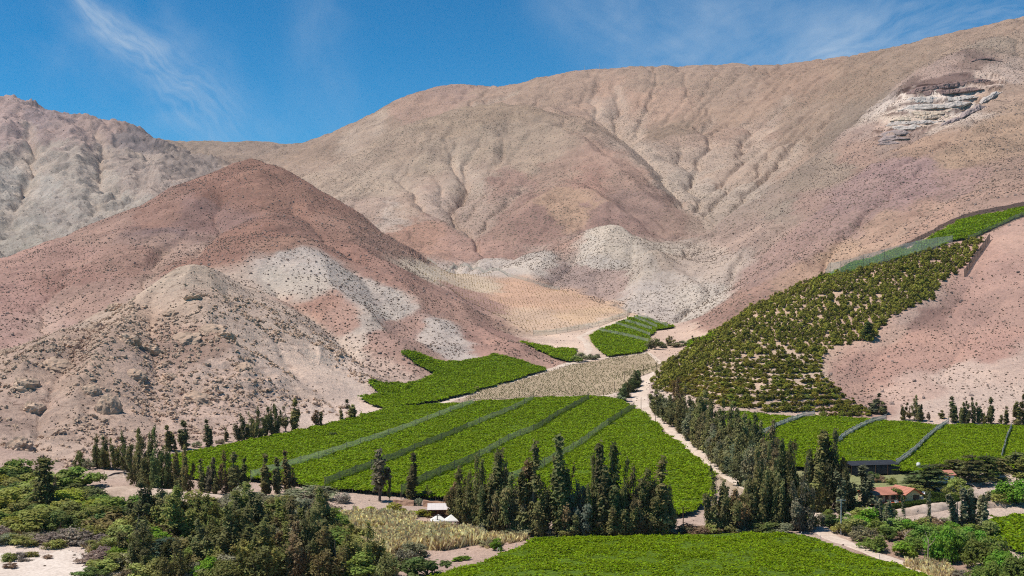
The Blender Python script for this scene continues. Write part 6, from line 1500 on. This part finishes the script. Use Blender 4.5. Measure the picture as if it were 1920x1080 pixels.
# chances per square metre and size by hill
QC = P3[QUADS].mean(1); QA = np.linalg.norm(np.cross(P3[QUADS[:, 2]] - P3[QUADS[:, 0]], P3[QUADS[:, 3]] - P3[QUADS[:, 1]]), axis=1) / 2
QW = WP[:, QUADS[:, 0]]
_pc = P3.reshape(NC, NR, 3); _el = (HV - (_pc[..., 2] - CZ) / _pc[..., 1] * F)
_hid = (_el > np.minimum.accumulate(_el, axis=1) + 9).ravel()[QUADS[:, 0]]
keep_out = np.zeros(len(QC), bool)
for w in (W_MAIN, W_RIGHT, W_STAR, W_SMALL, W_UPPER, W_STRIP, W_NETTED, W_DRY, W_TERR, W_ORCH): keep_out |= in_poly(QC[:, 0], QC[:, 1], w)
DENS = {'red_hill': ((.034, 0), (.35, .95)), 'rocky_hill': ((.036, 0), (.25, .70)), 'white_hill': ((.050, 0), (.4, .95)), 'mountain': ((.034, 0), (.5, 1.2)), 'mountain_slope': ((.036, 0), (.4, 1.05)), 'pink_hill': ((.050, 0), (.28, .75)), 'far_mountain': ((.0006, 0), (.9, 1.8)), 'valley_floor': ((.006, 0), (.25, .7))}
_g = _grp[QUADS[:, 0]]
def hill_points(nm, dens, clump=True, wl=60, seed=95, mask=None):
    gi = _names.index(nm); m = (_g == gi) & ~_hid & ~keep_out & (QC[:, 1] < 5200)
    if mask is not None: m &= mask
    k = np.nonzero(m)[0]
    n1 = fbm(QC[k, 0], QC[k, 1], wl, 3, .6, seed=seed)
    w = QA[k] * dens * np.clip(1.0 + n1 * 2.1 + np.clip(GULP[QUADS[k, 0]] - 1.2, 0, 1.5) * .5, .10, 3.2)
    n = rng.poisson(np.minimum(w, 40)); k = np.repeat(k, n)
    a, b = rng.random((2, len(k), 1)); q = P3[QUADS[k]]
    return (q[:, 0] * (1 - a) + q[:, 1] * a) * (1 - b) + (q[:, 3] * (1 - a) + q[:, 2] * a) * b
tot = 0
for nm, ((d1, _), (s0, s1)) in DENS.items():
    if nm not in _names: continue
    pts = hill_points(nm, d1)
    if len(pts) > 30000: pts = pts[rng.permutation(len(pts))[:30000]]
    tot += len(pts)
    scatter('desert_shrubs', pts, SHR, s0, s1)
print('shrubs', tot)
_rk = fbm(QC[:, 0], QC[:, 1], 45, 3, .6, seed=97)
pts = hill_points('rocky_hill', .085, seed=98, wl=28, mask=_rk > -.15)
o = scatter('hill_stones', pts, STN, .35, 1.7, tilt=.5)
pts = np.concatenate([hill_points('red_hill', .004, seed=99), hill_points('pink_hill', .003, seed=99), hill_points('mountain_slope', .004, seed=99)])
scatter('hill_stones', pts, STN2, .4, 1.8, tilt=.5)
# the larger outcrops of the rocky hill, each its own rock
def outcrop(u, v, wpx, hpx, seed, lb):
    import bmesh
    p = at(u, v); W = wpx * p[1] / F; H = hpx * p[1] / F; r = np.random.default_rng(seed)
    bm = bmesh.new(); bmesh.ops.create_icosphere(bm, subdivisions=4, radius=1.0)
    for w in bm.verts:
        d = np.array(w.co)
        n = float(fbm(np.array([d[0] * 3 + seed]), np.array([d[2] * 3 + d[1] * 2]), 1.6, 4, .6, ridged=True)[0])
        n2 = float(fbm(np.array([d[0] * 5 - d[2] * 4 + seed]), np.array([d[1] * 5]), 1.3, 3, .6)[0])
        q = np.floor((d[2] + d[0] * .3 + n2 * .12) * 5) / 5 * .15
        w.co = w.co * (1 + .35 * n + .16 * n2 + q)
    me = bpy.data.meshes.new('rock_outcrop'); bm.to_mesh(me); bm.free(); me.materials.append(M_ROCK)
    o = obj('rock_outcrop', me, None, (float(p[0]), float(p[1] + W * .25), float(p[2] - H * .12)))
    o.scale = (W / 1.9, W / 2.0, H * .55); o.rotation_euler = (r.normal(0, .15) - .3, r.normal(0, .2), r.random() * 6.28)
    tag(o, lb, 'rock', 'rock outcrops on the rocky hill')
for i, (u, v, w, h, lb) in enumerate([(345,640,56,26,'broad brown outcrop in the middle of the rocky hill'),(395,622,46,20,'flat brown outcrop right of the middle of the rocky hill'),(420,632,34,18,'rightmost of the three outcrops in the middle of the rocky hill'),(240,640,40,24,'outcrop left of the middle of the rocky hill'),(182,622,34,30,'dark cracked crag on the left side of the rocky hill'),(320,590,28,18,'small outcrop high on the rocky hill'),(212,580,30,18,'small outcrop under the left ridge of the rocky hill'),(100,690,56,26,'wide pale crag low on the far left slope'),(45,725,46,34,'leftmost rugged crag near the picture edge'),(60,770,40,26,'rounded crag below the leftmost rugged one'),(200,770,46,52,'tall slab of rock above the left row of trees'),(170,735,34,24,'crag just above the tall slab of rock'),(250,705,40,20,'outcrop on the lower slope above the tall slab'),(370,752,56,24,'reddish outcrop above the upper left vineyard trees'),(318,710,30,16,'small outcrop left above the reddish one'),(30,840,46,34,'crag at the far left edge above the river thicket'),(280,660,36,20,'low outcrop between the middle rocks and the slab'),(360,560,30,14,'topmost outcrop just under the rocky summit'),(130,650,34,18,'crag near the left ridge line'),(455,690,30,14,'lone outcrop on the smooth right flank of the rocky hill')]):
    outcrop(u, v, w, h, 300 + i, lb)

# ------------------------------------------------------------------ thin dry haze over the whole valley
_lo = float(min(P3[:, 2].min(), 0.0)) - 1.5; _hi = float(P3[:, 2].max()) + 45.0
_ext = float(np.abs(_e[:, 0]).max() * 4 + 80); _ext = max(_ext, float(np.abs(P3[:, 0]).max() + 80))
_v, _f = box((0, 2200.0, (_lo + _hi) / 2), (_ext * 2, 10600.0, _hi - _lo))
hm = bpy.data.materials.new('haze_air'); hm.use_nodes = True; ht = hm.node_tree; ht.nodes.clear()
ho = ht.nodes.new('ShaderNodeOutputMaterial'); hv = ht.nodes.new('ShaderNodeVolumePrincipled')
hv.inputs['Color'].default_value = (.78, .89, 1.0, 1); hv.inputs['Density'].default_value = 1.7e-5
ht.links.new(hv.outputs[0], ho.inputs['Volume'])
tag(obj('haze', mesh_np('haze', _v, _f, [hm])), kind='stuff')
